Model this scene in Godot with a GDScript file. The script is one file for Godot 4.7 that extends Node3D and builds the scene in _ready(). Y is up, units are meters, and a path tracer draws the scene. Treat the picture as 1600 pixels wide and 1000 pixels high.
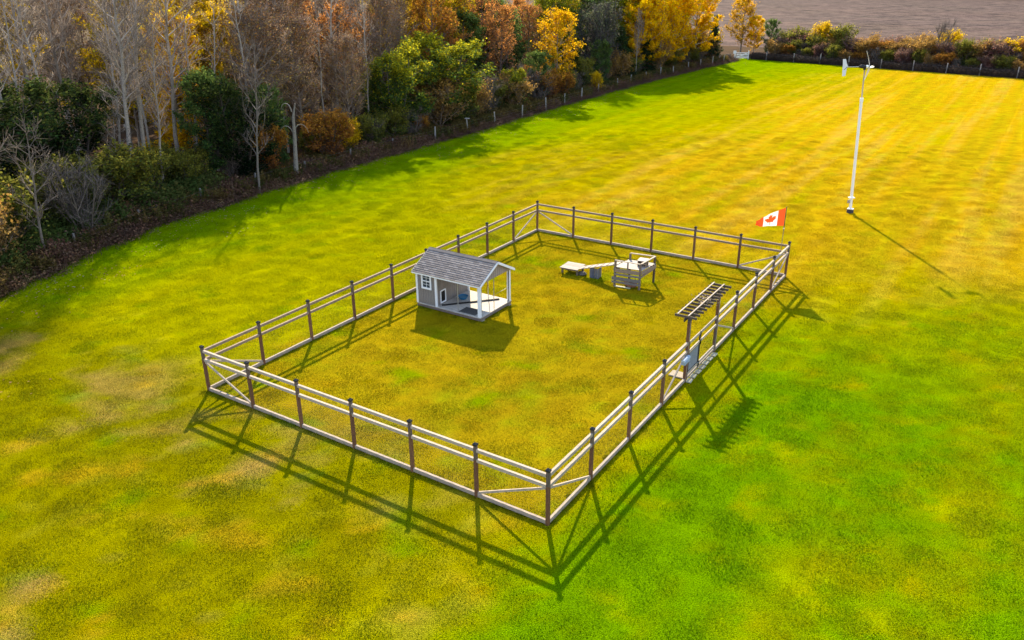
extends Node3D

func _ready() -> void:
	# camera
	var cam := Camera3D.new()
	cam.name = "camera"
	add_child(cam)
	cam.position = Vector3(9.261, 14.313, 15.927)
	cam.rotation_order = EULER_ORDER_YXZ
	cam.rotation = Vector3(-0.41131365, 0.57900606, -0.0067287)
	cam.fov = 43.436
	cam.near = 0.1
	cam.far = 2500.0
	cam.current = true
	# sky, sun, exposure
	var env := Environment.new()
	env.background_mode = Environment.BG_SKY
	var sky := Sky.new()
	var psm := ProceduralSkyMaterial.new()
	psm.sky_top_color = Color(0.50, 0.58, 0.70)
	psm.sky_horizon_color = Color(0.84, 0.85, 0.86)
	psm.sky_curve = 0.14
	psm.ground_bottom_color = Color(0.22, 0.22, 0.12)
	psm.ground_horizon_color = Color(0.62, 0.63, 0.58)
	psm.sun_angle_max = 8.0
	sky.sky_material = psm
	env.sky = sky
	env.ambient_light_source = Environment.AMBIENT_SOURCE_SKY
	env.background_energy_multiplier = 1.1
	env.tonemap_mode = Environment.TONE_MAPPER_LINEAR
	env.tonemap_exposure = 3.0
	env.sdfgi_enabled = true
	env.ssao_enabled = true
	env.ssil_enabled = true
	var we := WorldEnvironment.new()
	we.name = "world_environment"
	we.environment = env
	add_child(we)
	var sun := DirectionalLight3D.new()
	sun.name = "sun"
	sun.light_energy = 1.5
	sun.light_color = Color(1.0, 0.93, 0.80)
	sun.light_angular_distance = 0.8
	sun.shadow_enabled = true
	add_child(sun)
	var el := deg_to_rad(32.0)
	var az := deg_to_rad(36.8)
	sun.look_at_from_position(Vector3.ZERO, Vector3(sin(az) * cos(el), -sin(el), cos(az) * cos(el)))

	rng.seed = 7
	for i in 256:
		frames.append(Basis.from_euler(Vector3(rng.randf_range(-PI, PI), rng.randf_range(-PI, PI), rng.randf_range(-PI, PI))))
	make_materials()
	build_ground()
	build_pen()
	build_gate()
	build_kennel()
	build_platforms()
	build_flag()
	build_turbine()
	make_kinds()
	build_field_fences()
	build_wood()
	build_hedge()
	build_undergrowth()
	build_grass()

# ------------------------------------------------------------------ mesh builder
class MB:
	var v := PackedVector3Array()
	var n := PackedVector3Array()
	var c := PackedColorArray()
	var u := PackedVector2Array()
	var ix := PackedInt32Array()
	func vert(p: Vector3, nn: Vector3, col: Color, uv := Vector2.ZERO) -> int:
		v.append(p); n.append(nn); c.append(col); u.append(uv)
		return v.size() - 1
	func tri(a: Vector3, b: Vector3, d: Vector3, col: Color, out := Vector3.ZERO, ua := Vector2.ZERO, ub := Vector2.ZERO, ud := Vector2.ZERO) -> void:
		var nn := (b - a).cross(d - a).normalized()
		var i := v.size()
		if out != Vector3.ZERO and nn.dot(out) < 0.0:
			nn = -nn
			vert(a, nn, col, ua); vert(b, nn, col, ub); vert(d, nn, col, ud)
			ix.append(i); ix.append(i + 1); ix.append(i + 2)
		else:
			vert(a, nn, col, ua); vert(b, nn, col, ub); vert(d, nn, col, ud)
			ix.append(i); ix.append(i + 2); ix.append(i + 1)
	func quad(a: Vector3, b: Vector3, d: Vector3, e: Vector3, col: Color, out := Vector3.ZERO, ua := Vector2.ZERO, ub := Vector2.ZERO, ud := Vector2.ZERO, ue := Vector2.ZERO) -> void:
		tri(a, b, d, col, out, ua, ub, ud)
		tri(a, d, e, col, out, ua, ud, ue)
	# chamfered box; grain (u) runs along its longest side
	func box(at: Vector3, s: Vector3, col := Color.WHITE, bev := 0.006, basis := Basis.IDENTITY, off := Vector2.ZERO) -> void:
		var h := s * 0.5
		bev = minf(bev, minf(h.x, minf(h.y, h.z)) * 0.6)
		var lk := 0
		if s.y > s.x and s.y >= s.z: lk = 1
		elif s.z > s.x: lk = 2
		for k in 3:
			var a := (k + 1) % 3
			var b := (k + 2) % 3
			for sg in [-1.0, 1.0]:
				var q: Array[Vector3] = []
				for w in [[-1, -1], [1, -1], [1, 1], [-1, 1]]:
					var p := Vector3.ZERO
					p[k] = sg * h[k]
					p[a] = w[0] * (h[a] - bev)
					p[b] = w[1] * (h[b] - bev)
					q.append(p)
				var o := Vector3.ZERO
				o[k] = sg
				_q(q, o, at, basis, col, lk, off)
		# edges
		for k in 3:
			var a := (k + 1) % 3
			var b := (k + 2) % 3
			for sa in [-1.0, 1.0]:
				for sb in [-1.0, 1.0]:
					var q: Array[Vector3] = []
					for w in [[0, -1.0], [0, 1.0], [1, 1.0], [1, -1.0]]:
						var p := Vector3.ZERO
						p[k] = w[1] * (h[k] - bev)
						p[a] = sa * (h[a] if w[0] == 0 else h[a] - bev)
						p[b] = sb * (h[b] - bev if w[0] == 0 else h[b])
						q.append(p)
					var o := Vector3.ZERO
					o[a] = sa; o[b] = sb
					_q(q, o, at, basis, col, lk, off)
		for sx in [-1.0, 1.0]:
			for sy in [-1.0, 1.0]:
				for sz in [-1.0, 1.0]:
					var sg := Vector3(sx, sy, sz)
					var p0 := Vector3(sx * h.x, sy * (h.y - bev), sz * (h.z - bev))
					var p1 := Vector3(sx * (h.x - bev), sy * h.y, sz * (h.z - bev))
					var p2 := Vector3(sx * (h.x - bev), sy * (h.y - bev), sz * h.z)
					tri(at + basis * p0, at + basis * p1, at + basis * p2, col, basis * sg)
	func _q(q: Array[Vector3], o: Vector3, at: Vector3, basis: Basis, col: Color, lk: int, off: Vector2) -> void:
		var uv: Array[Vector2] = []
		for p in q:
			var w := p.x + p.y + p.z - p[lk]
			uv.append(Vector2(p[lk], w * 3.0) + off)
		quad(at + basis * q[0], at + basis * q[1], at + basis * q[2], at + basis * q[3], col, basis * o, uv[0], uv[1], uv[2], uv[3])
	# a bar of rectangular section from a to b
	func bar(a: Vector3, b: Vector3, w: float, t: float, col := Color.WHITE, bev := 0.006, up := Vector3.UP, off := Vector2.ZERO) -> void:
		var z := (b - a).normalized()
		if absf(z.dot(up)) > 0.99: up = Vector3.RIGHT
		var x := up.cross(z).normalized()
		box((a + b) * 0.5, Vector3(w, t, a.distance_to(b)), col, bev, Basis(x, z.cross(x), z), off)
	func tube(pts: PackedVector3Array, rad: PackedFloat32Array, sides: int, c0: Color, c1: Color, cap := false) -> void:
		var m := pts.size()
		var first := v.size()
		var len := 0.0
		for i in m:
			var d := (pts[mini(i + 1, m - 1)] - pts[maxi(i - 1, 0)]).normalized()
			var x := d.cross(Vector3(0.31, 0.2, 0.93)).normalized()
			var y := d.cross(x)
			if i > 0: len += pts[i].distance_to(pts[i - 1])
			var col := c0.lerp(c1, float(i) / maxf(1.0, m - 1))
			for k in sides:
				var a := TAU * k / sides
				var o := x * cos(a) + y * sin(a)
				vert(pts[i] + o * rad[i], o, col, Vector2(len, float(k) / sides))
		for i in m - 1:
			for k in sides:
				var a := first + i * sides + k
				var b := first + i * sides + (k + 1) % sides
				ix.append_array([a, a + sides, b, b, a + sides, b + sides])
		if cap:
			for e in [0, m - 1]:
				var d: Vector3 = (pts[0] - pts[1] if e == 0 else pts[m - 1] - pts[m - 2]).normalized()
				var cc := vert(pts[e], d, c0 if e == 0 else c1)
				var base := v.size()
				for k in sides:
					vert(v[first + e * sides + k], d, c0 if e == 0 else c1)
				for k in sides:
					var a := base + k
					var b := base + (k + 1) % sides
					if e == 0: ix.append_array([cc, a, b])
					else: ix.append_array([cc, b, a])
	func spike(a: Vector3, b: Vector3, r: float, col: Color) -> void:
		var d := (b - a).normalized()
		var x := d.cross(Vector3(0.31, 0.2, 0.93)).normalized()
		var y := d.cross(x)
		var i := v.size()
		var p := [x, x * -0.5 + y * 0.866, x * -0.5 - y * 0.866]
		for k in 3: vert(a + p[k] * r, p[k], col)
		vert(b, d, col)
		ix.append_array([i, i + 3, i + 1, i + 1, i + 3, i + 2, i + 2, i + 3, i])
	func leaf(p: Vector3, fr: Basis, s: float, col: Color) -> void:
		var i := v.size()
		var a := fr.x * s
		var b := fr.y * s * 0.62
		v.append(p - a); v.append(p + b); v.append(p + a); v.append(p - b)
		for k in 4:
			n.append(fr.z); c.append(col); u.append(Vector2.ZERO)
		ix.append_array([i, i + 1, i + 2, i, i + 2, i + 3])
	func mesh() -> ArrayMesh:
		var arr := []
		arr.resize(Mesh.ARRAY_MAX)
		arr[Mesh.ARRAY_VERTEX] = v
		arr[Mesh.ARRAY_NORMAL] = n
		arr[Mesh.ARRAY_COLOR] = c
		arr[Mesh.ARRAY_TEX_UV] = u
		arr[Mesh.ARRAY_INDEX] = ix
		var am := ArrayMesh.new()
		am.add_surface_from_arrays(Mesh.PRIMITIVE_TRIANGLES, arr)
		return am

# ------------------------------------------------------------------ naming helpers
var taken := {}
var rng := RandomNumberGenerator.new()
var M := {}
var frames: Array[Basis] = []

func numbered(called: String) -> String:
	var k: int = taken.get(called, -1) + 1
	taken[called] = k
	return called if k == 0 else "%s_%03d" % [called, k]

func tag(o: Node3D, label := "", category := "", group := "", kind := "") -> Node3D:
	if label: o.set_meta("label", label)
	if category: o.set_meta("category", category)
	if group: o.set_meta("group", group)
	if kind: o.set_meta("kind", kind)
	return o

func thing(called: String, label: String, category: String, at := Vector3.ZERO, turn := 0.0, group := "") -> Node3D:
	var o := Node3D.new()
	o.name = numbered(called)
	add_child(o)
	o.position = at
	o.rotation.y = turn
	return tag(o, label, category, group)

func obj(called: String, m, mat: Material, parent: Node = self) -> MeshInstance3D:
	var o := MeshInstance3D.new()
	o.mesh = m.mesh() if m is MB else m
	o.material_override = mat
	if parent == self:
		o.name = numbered(called)
	else:
		var k := 0
		var nm := called
		while parent.has_node(nm):
			k += 1
			nm = "%s_%03d" % [called, k]
		o.name = nm
	parent.add_child(o, true)
	return o

func fastobj(called: String, k: int, m: Mesh, mat: Material, parent: Node) -> MeshInstance3D:
	var o := MeshInstance3D.new()
	o.mesh = m
	o.material_override = mat
	o.name = called if k == 0 else "%s_%03d" % [called, k]
	parent.add_child(o, true)
	return o

func struct(called: String, m, mat: Material) -> MeshInstance3D:
	var o := obj(called, m, mat)
	o.set_meta("kind", "structure")
	return o

func rr(a: float, b: float) -> float:
	return rng.randf_range(a, b)

func noise(sd: int, freq: float, oct := 3) -> FastNoiseLite:
	var f := FastNoiseLite.new()
	f.seed = sd
	f.noise_type = FastNoiseLite.TYPE_SIMPLEX_SMOOTH
	f.frequency = freq
	f.fractal_octaves = oct
	return f

# ------------------------------------------------------------------ materials
func tex(w: int, h: int, fn: Callable) -> ImageTexture:
	var im := Image.create(w, h, false, Image.FORMAT_RGB8)
	for y in h:
		for x in w:
			im.set_pixel(x, y, fn.call(x, y))
	return ImageTexture.create_from_image(im)

func plain(col: Color, rough := 0.8, metal := 0.0) -> StandardMaterial3D:
	var m := StandardMaterial3D.new()
	m.albedo_color = col.linear_to_srgb()
	m.roughness = rough
	m.metallic = metal
	m.metallic_specular = 0.35
	m.vertex_color_use_as_albedo = true
	return m

func seamless(sd: int, freq: float, oct: int, size: int, as_normal := false, bump := 4.0) -> NoiseTexture2D:
	var t := NoiseTexture2D.new()
	t.width = size; t.height = size
	t.seamless = true
	t.noise = noise(sd, freq, oct)
	t.as_normal_map = as_normal
	t.bump_strength = bump
	return t

func make_materials() -> void:
	# weathered wood: grain along u
	var g1 := noise(11, 0.05, 4)
	var g2 := noise(12, 0.02, 2)
	var wood := tex(256, 256, func(x, y):
		var a := g1.get_noise_2d(x * 0.14, y * 2.2)
		var b := g2.get_noise_2d(x * 0.9, y * 0.9)
		var crack := smoothstep(0.42, 0.6, g1.get_noise_2d(x * 0.1 + 300.0, y * 3.0 + 90.0))
		var k := clampf(0.8 + a * 0.42 + b * 0.22 - crack * 0.4, 0.15, 1.0)
		return Color(k, k * (0.985 - b * 0.03), k * (0.965 - b * 0.07)).linear_to_srgb())
	var w := plain(Color(1, 1, 1), 0.85)
	w.albedo_texture = wood
	w.heightmap_enabled = true
	w.heightmap_texture = wood
	w.heightmap_scale = 0.25
	M.wood = w
	M.paint = plain(Color(1, 1, 1), 0.55)
	M.metal = plain(Color(1, 1, 1), 0.38, 0.75)
	M.plastic = plain(Color(1, 1, 1), 0.4)
	var sh := plain(Color(1, 1, 1), 0.95)
	sh.albedo_texture = tex(128, 128, func(x, y):
		var k := clampf(0.78 + 0.3 * g1.get_noise_2d(x * 9.0, y * 9.0) + rng.randf_range(-0.16, 0.16), 0.1, 1.0)
		return Color(k, k, k).linear_to_srgb())
	M.shingle = sh
	# bark
	var b := plain(Color(1, 1, 1), 0.9)
	b.albedo_texture = tex(128, 128, func(x, y):
		var a := g1.get_noise_2d(x * 0.6, y * 2.4)
		var s := smoothstep(0.25, 0.5, g1.get_noise_2d(x * 1.6 + 77.0, y * 0.5))
		var k := clampf(0.85 + 0.35 * a - 0.5 * s, 0.12, 1.0)
		return Color(k, k, k).linear_to_srgb())
	M.bark = b
	# leaves
	var l := plain(Color(1, 1, 1), 0.6)
	l.specular_mode = BaseMaterial3D.SPECULAR_DISABLED
	l.backlight_enabled = true
	l.backlight = Color(1.0, 1.0, 1.0)
	M.leaf = l
	M.twig = plain(Color(1, 1, 1), 0.9)
	var gr := plain(Color(1, 1, 1), 0.7)
	gr.specular_mode = BaseMaterial3D.SPECULAR_DISABLED
	gr.backlight_enabled = true
	gr.backlight = Color(0.6, 0.6, 0.6)
	M.grass = gr
	# ground under the grass: fine mottling on uv in metres, vertex colours for patches
	var soil := plain(Color(1, 1, 1), 0.95)
	soil.specular_mode = BaseMaterial3D.SPECULAR_DISABLED
	var ft := NoiseTexture2D.new()
	ft.width = 1024; ft.height = 1024; ft.seamless = true
	ft.noise = noise(31, 0.09, 5)
	var ramp := Gradient.new()
	ramp.offsets = PackedFloat32Array([0.0, 0.35, 0.6, 1.0])
	ramp.colors = PackedColorArray([Color(0.42, 0.44, 0.42), Color(0.8, 0.8, 0.8), Color(0.95, 0.94, 0.92), Color(1, 1, 1)])
	ft.color_ramp = ramp
	soil.albedo_texture = ft
	soil.uv1_scale = Vector3(1.0 / 4.3, 1.0 / 4.3, 1)
	soil.heightmap_enabled = true
	soil.heightmap_texture = seamless(32, 0.12, 4, 1024)
	soil.heightmap_scale = 5.0
	M.lawn = soil
	var fld := plain(Color(1, 1, 1), 0.95)
	fld.metallic_specular = 0.1
	var rows1 := noise(41, 0.03, 4)
	fld.albedo_texture = tex(256, 512, func(x, y):
		var ang: float = TAU * x / 256.0
		var a := rows1.get_noise_3d(cos(ang) * 14.0, sin(ang) * 14.0, y * 2.3)
		var d := rows1.get_noise_3d(cos(ang) * 60.0, sin(ang) * 60.0, y * 3.5 + 900.0)
		var k := clampf(0.64 + 0.2 * a + 0.55 * d + rng.randf_range(-0.22, 0.22), 0.08, 1.0)
		return Color(k, k * (0.94 - 0.05 * a), k * (0.9 - 0.12 * d)).linear_to_srgb())
	fld.uv1_scale = Vector3(1.0 / 60.0, 1.0 / 300.0, 1)
	M.field = fld
	var dirt := plain(Color(1, 1, 1), 0.95)
	dirt.metallic_specular = 0.1
	dirt.albedo_texture = ft
	dirt.uv1_scale = Vector3(1.0 / 2.6, 1.0 / 2.6, 1)
	M.dirt = dirt
	var gl := StandardMaterial3D.new()
	gl.albedo_color = Color(0.55, 0.62, 0.7, 0.3)
	gl.transparency = BaseMaterial3D.TRANSPARENCY_ALPHA
	gl.roughness = 0.08
	M.glass = gl

# ------------------------------------------------------------------ lawn colour (linear base colour of the turf at a place)
var n_big := noise(1, 0.035, 3)
var n_mid := noise(2, 0.16, 3)
var n_small := noise(3, 0.55, 3)
var n_run := noise(4, 0.22, 3)
var n_dry := noise(5, 0.11, 4)
var n_fine := noise(6, 1.3, 2)

const GOLD := Color(0.59, 0.37, 0.006)
const YELLOW := Color(0.4, 0.395, 0.002)
const GREEN := Color(0.125, 0.26, 0.002)
const LIME := Color(0.2, 0.34, 0.002)
const OLIVE := Color(0.28, 0.265, 0.005)
const BROWN := Color(0.34, 0.225, 0.06)
const ORANGE := Color(0.46, 0.28, 0.006)

func lawn(x: float, z: float) -> Color:
	var b := n_big.get_noise_2d(x, z)
	var m := n_mid.get_noise_2d(x, z)
	var s := n_small.get_noise_2d(x, z)
	var r := n_run.get_noise_2d(x * 1.8, z * 0.07)
	var r2 := n_run.get_noise_2d(x * 5.0 + 90.0, z * 0.16)
	var d := n_dry.get_noise_2d(x, z)
	var f := n_fine.get_noise_2d(x, z)
	m = m * 0.72 + f * 0.4
	var col := OLIVE.lerp(YELLOW, clampf(0.5 + m * 0.7 + r * 0.5, 0, 1))
	# between the wood and the pen: bright yellow green, greener towards the wood
	var west := smoothstep(-16.0, -22.0, x + b * 4.0)
	col = col.lerp(YELLOW, west * 0.8)
	var edge := smoothstep(-23.0, -33.5, x + m * 3.0 + r * 4.0)
	col = col.lerp(LIME, edge * 0.75)
	col = col.lerp(GREEN, edge * clampf(m * 0.9 + r * 0.6 + 0.2, 0, 0.65))
	# the dry far field
	var far := smoothstep(-20.0, -32.0, z + b * 9.0) * smoothstep(-26.0, -10.0, x + b * 8.0 + (z + 60.0) * 0.08)
	col = col.lerp(GOLD, far * clampf(0.85 + r * 0.7, 0, 1))
	col = col.lerp(Color(0.58, 0.39, 0.06), far * clampf(r * 1.2 + r2 * 0.6 + s * 0.3 - 0.1, 0, 0.5))
	col = col.lerp(YELLOW, far * clampf(r2 * 0.5 + s * 0.5 + m * 0.5 + 0.05, 0, 0.6))
	# the far corner by the white gate
	var cor := smoothstep(-85.0, -118.0, z) * smoothstep(-10.0, -30.0, x + m * 5.0)
	col = col.lerp(LIME, cor * 0.75)
	# inside the pen: golden, worn
	var pen := smoothstep(-15.2, -14.0, x) * smoothstep(0.6, -0.6, x) * smoothstep(0.6, -0.6, z) * smoothstep(-24.5, -22.5, z)
	col = col.lerp(Color(0.40, 0.275, 0.006), pen * clampf(0.75 + m * 0.5, 0, 1))
	col = col.lerp(GREEN, pen * clampf(m * 0.9 + s * 0.5 - 0.02, 0, 0.5))
	# lush side, east and south east of the pen
	var east := smoothstep(-1.5, 2.5, x + m * 2.5) * smoothstep(-27.0, -12.0, z + b * 6.0)
	var sth := smoothstep(2.0, 9.0, z * 0.8 + x * 0.55 + m * 3.0)
	var lush := maxf(east, sth * 0.7)
	col = col.lerp(GREEN, lush * clampf(0.8 + r * 0.5 + m * 0.55 + s * 0.3, 0, 0.98))
	col = col.lerp(YELLOW, lush * clampf(m * -1.2 + s * 0.8 - 0.22, 0, 0.65))
	# tired patches in the south west
	var sw := smoothstep(-3.0, 3.0, z + m * 2.0) * smoothstep(2.0, -5.0, x)
	col = col.lerp(OLIVE * 0.74, sw * 0.75)
	col = col.lerp(BROWN, sw * clampf(d * 2.4 + s * 1.3 - 0.2, 0, 0.8))
	# orange and green flecks everywhere
	col = col.lerp(ORANGE, clampf(n_mid.get_noise_2d(x * 2.3 + 200.0, z * 2.3) * 1.8 + s * 1.0 - 0.62, 0, 0.5) * (1.0 - 0.6 * lush) * (1.0 - west) * (1.0 - 0.8 * far))
	col = col.lerp(GREEN, clampf(n_mid.get_noise_2d(x * 1.9 - 400.0, z * 1.9) * 1.8 + s * 0.8 - 0.6, 0, 0.6) * (1.0 - 0.7 * far))
	# mower lines
	var stripe := sin(x * TAU / 2.4 + n_big.get_noise_2d(z * 0.1, 7.0) * 1.0)
	col *= 1.0 + 0.035 * stripe * (0.35 + 0.65 * maxf(far, west)) + s * 0.2 + f * 0.22 + r2 * 0.09
	col *= 0.96 - 0.12 * west
	col.a = 1.0
	return col

# edge of the lawn against the wood
const EDGE := [[12.0, -25.6], [4.0, -29.0], [-0.7, -31.0], [-5.7, -33.2], [-10.7, -34.9], [-20.9, -36.0], [-31.7, -36.6], [-44.0, -36.7], [-65.0, -37.6], [-90.0, -38.0], [-110.0, -37.4], [-123.0, -36.6], [-140.0, -36.0]]
func edge_x(z: float) -> float:
	if z > EDGE[0][0]: return EDGE[0][1] + (z - EDGE[0][0]) * 0.43
	for i in EDGE.size() - 1:
		if z <= EDGE[i][0] and z >= EDGE[i + 1][0]:
			return lerpf(EDGE[i][1], EDGE[i + 1][1], (EDGE[i][0] - z) / (EDGE[i][0] - EDGE[i + 1][0]))
	return -36.0
func hedge_z(x: float) -> float:
	return -120.6 + 0.185 * minf(x, 12.0)

func sheet(x0: float, x1: float, z0: float, z1: float, step: float, y: float, colour: Callable) -> MB:
	var mb := MB.new()
	var nx := int(ceil((x1 - x0) / step))
	var nz := int(ceil((z1 - z0) / step))
	for j in nz + 1:
		for i in nx + 1:
			var x := minf(x0 + i * step, x1)
			var z := minf(z0 + j * step, z1)
			mb.vert(Vector3(x, y, z), Vector3.UP, colour.call(x, z), Vector2(x, z))
	for j in nz:
		for i in nx:
			var a := j * (nx + 1) + i
			mb.ix.append_array([a, a + 1, a + nx + 1, a + 1, a + nx + 2, a + nx + 1])
	return mb

# ------------------------------------------------------------------ trees
func shape_at(kind: String, t: float) -> float:   # relative crown radius, t = 0 at the crown's base, 1 at its tip
	match kind:
		"cone": return maxf(0.06, (1.0 - t) * (0.75 + 0.25 * smoothstep(0.0, 0.15, t)))
		"column": return 0.55 + 0.45 * sin(PI * clampf(t * 0.9 + 0.08, 0, 1))
		"spread": return sqrt(maxf(0.0, 1.0 - pow(maxf(0.0, t - 0.35) / 0.65, 2.0))) * (0.7 + 0.3 * smoothstep(0.0, 0.3, t))
		_: return sqrt(maxf(0.02, 1.0 - pow(t * 1.9 - 0.85, 2.0) / 1.12))

func pick(pal: Array, t: float) -> Color:
	# palettes run from the lower leaves to the upper ones, loosely
	var k := clampf(t * pal.size() + rng.randfn(0.0, pal.size() * 0.28), 0, pal.size() - 0.01)
	var col: Color = pal[int(k)]
	var f := exp(rng.randfn(0.0, 0.26))
	return Color(col.r * f * rr(0.93, 1.07), col.g * f, col.b * f)

# returns [trunk mesh, crown mesh]
func grow(sd: int, P: Dictionary) -> Array:
	rng.seed = sd
	var wood := MB.new()
	var crown := MB.new()
	var h: float = P.h
	var R: float = P.r
	var cb: float = P.get("cb", 0.3)
	var tr: float = P.get("tr", h * 0.013)
	var stems: int = P.get("stems", 1)
	var limbs: int = P.limbs
	var subs: int = P.subs
	var twigs: int = P.twigs
	var leaves: int = P.leaves
	var ls: float = P.get("ls", 0.13)
	var kind: String = P.get("shape", "round")
	var bark: Color = P.bark
	var twigc: Color = P.get("twig", bark)
	var pal: Array = P.get("pal", [])
	var up: float = P.get("up", 0.5)
	var droop: float = P.get("droop", 0.0)
	var tw_len: float = P.get("tl", 0.6)
	var tw_r: float = P.get("twr", 0.009)
	var clump := noise(sd + 7, 0.55, 2)
	for st in stems:
		var az0 := TAU * st / stems + rr(0, 1)
		var lean := Vector3(cos(az0), 0, sin(az0)) * (R * 0.45 if stems > 1 else rr(0.0, h * 0.03))
		var path := PackedVector3Array()
		var rad := PackedFloat32Array()
		var wob := Vector3.ZERO
		var hh := h * (1.0 if stems == 1 else rr(0.72, 1.0))
		var steps := 10
		for i in steps + 1:
			var t := float(i) / steps
			if i > 1: wob += Vector3(rr(-1, 1), 0, rr(-1, 1)) * h * 0.009
			path.append(Vector3(0, hh * t * 0.97 - (0.15 if i == 0 else 0.0), 0) + lean * pow(t, 0.8) + wob)
			rad.append(tr * (1.25 if i == 0 else 1.0) * pow(1.0 - t, 0.75) / sqrt(float(stems)) + 0.012)
		wood.tube(path, rad, 7, bark, bark.lerp(twigc, 0.5))
		var n_l := int(limbs / float(stems))
		var az := rr(0, TAU)
		for i in n_l:
			var q := (i + rr(0, 1)) / n_l
			var t := cb + (0.985 - cb) * q
			az += 2.39996 + rr(-0.4, 0.4)
			var fi := t * steps
			var i0 := mini(int(fi), steps - 1)
			var p0 := path[i0].lerp(path[i0 + 1], fi - i0)
			var pr0 := lerpf(rad[i0], rad[i0 + 1], fi - i0)
			var L := R * shape_at(kind, q) * rr(0.72, 1.1)
			if stems > 1: L *= 0.8
			if L < 0.15: continue
			var dir := Vector3(cos(az), up * rr(0.6, 1.4) + (0.3 * q if kind != "cone" else 0.0), sin(az)).normalized()
			var lp := PackedVector3Array([p0])
			var lr := PackedFloat32Array([minf(pr0 * 0.62, 0.012 + L * 0.018)])
			var cur := p0
			var dd := dir
			var seg := 5
			for k in seg:
				dd = (dd + Vector3(rr(-0.22, 0.22), rr(-0.1, 0.28) - droop * (k + 1) * 0.22, rr(-0.22, 0.22))).normalized()
				cur += dd * (L / seg)
				lp.append(cur)
				lr.append(maxf(0.006, lr[0] * (1.0 - (k + 1.0) / (seg + 0.6))))
			var lit := rr(0.8, 1.7)  # random tone; the brighter limbs get a sunlit look by colour
			wood.tube(lp, lr, 4, bark.lerp(twigc, 0.3) * lit, twigc * lit * 1.15)
			for j in subs:
				var s := 0.22 + 0.78 * (j + rr(0, 1)) / subs
				var fs := s * seg
				var s0 := mini(int(fs), seg - 1)
				var sp := lp[s0].lerp(lp[s0 + 1], fs - s0)
				var ld := (lp[s0 + 1] - lp[s0]).normalized()
				var sd2 := (ld + Vector3(rr(-1, 1), rr(-0.6, 0.9) - droop * 0.8, rr(-1, 1)) * 0.85).normalized()
				var sl := L * rr(0.22, 0.42) * (1.15 - 0.5 * s) + 0.18
				var mid := sp + sd2 * sl * 0.5
				var sd3 := (sd2 + Vector3(rr(-0.4, 0.4), rr(-0.1, 0.4) - droop, rr(-0.4, 0.4))).normalized()
				var fin := mid + sd3 * sl * 0.5
				wood.tube(PackedVector3Array([sp, mid, fin]), PackedFloat32Array([0.022 * minf(1.0, L / 2.5) + 0.004, 0.013, 0.006]), 3, twigc, twigc)
				for w in twigs:
					var e := rr(0.15, 1.0)
					var tp := sp.lerp(mid, e * 2.0) if e < 0.5 else mid.lerp(fin, e * 2.0 - 1.0)
					var td := (sd3 + Vector3(rr(-1, 1), rr(-0.8, 1) - droop * 1.3, rr(-1, 1))).normalized()
					var tl := tw_len * rr(0.5, 1.2)
					var te := tp + td * tl
					crown.spike(tp, te, tw_r, twigc * (0.4 + 1.5 * pow(rng.randf(), 2.2)))  # mostly dark, a few pale: sunlit twigs put into the colour
					if leaves > 0 and pal.size():
						var gap := clump.get_noise_3d(te.x, te.y, te.z)
						var cnt := int(round(leaves * clampf(1.0 + gap * P.get("gap", 1.6), 0.0, 2.0)))
						for f in cnt:
							var lpz := tp.lerp(te, rr(0.1, 1.1)) + Vector3(rr(-1, 1), rr(-1, 1), rr(-1, 1)) * tl * 0.38
							var tt := clampf((lpz.y / h - cb * 0.7) / (1.0 - cb * 0.7) + gap * 0.35, 0.0, 1.0)
							crown.leaf(lpz, frames[rng.randi() % 256], ls * rr(0.65, 1.35), pick(pal, tt))
	return [wood.mesh(), crown.mesh()]

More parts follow.
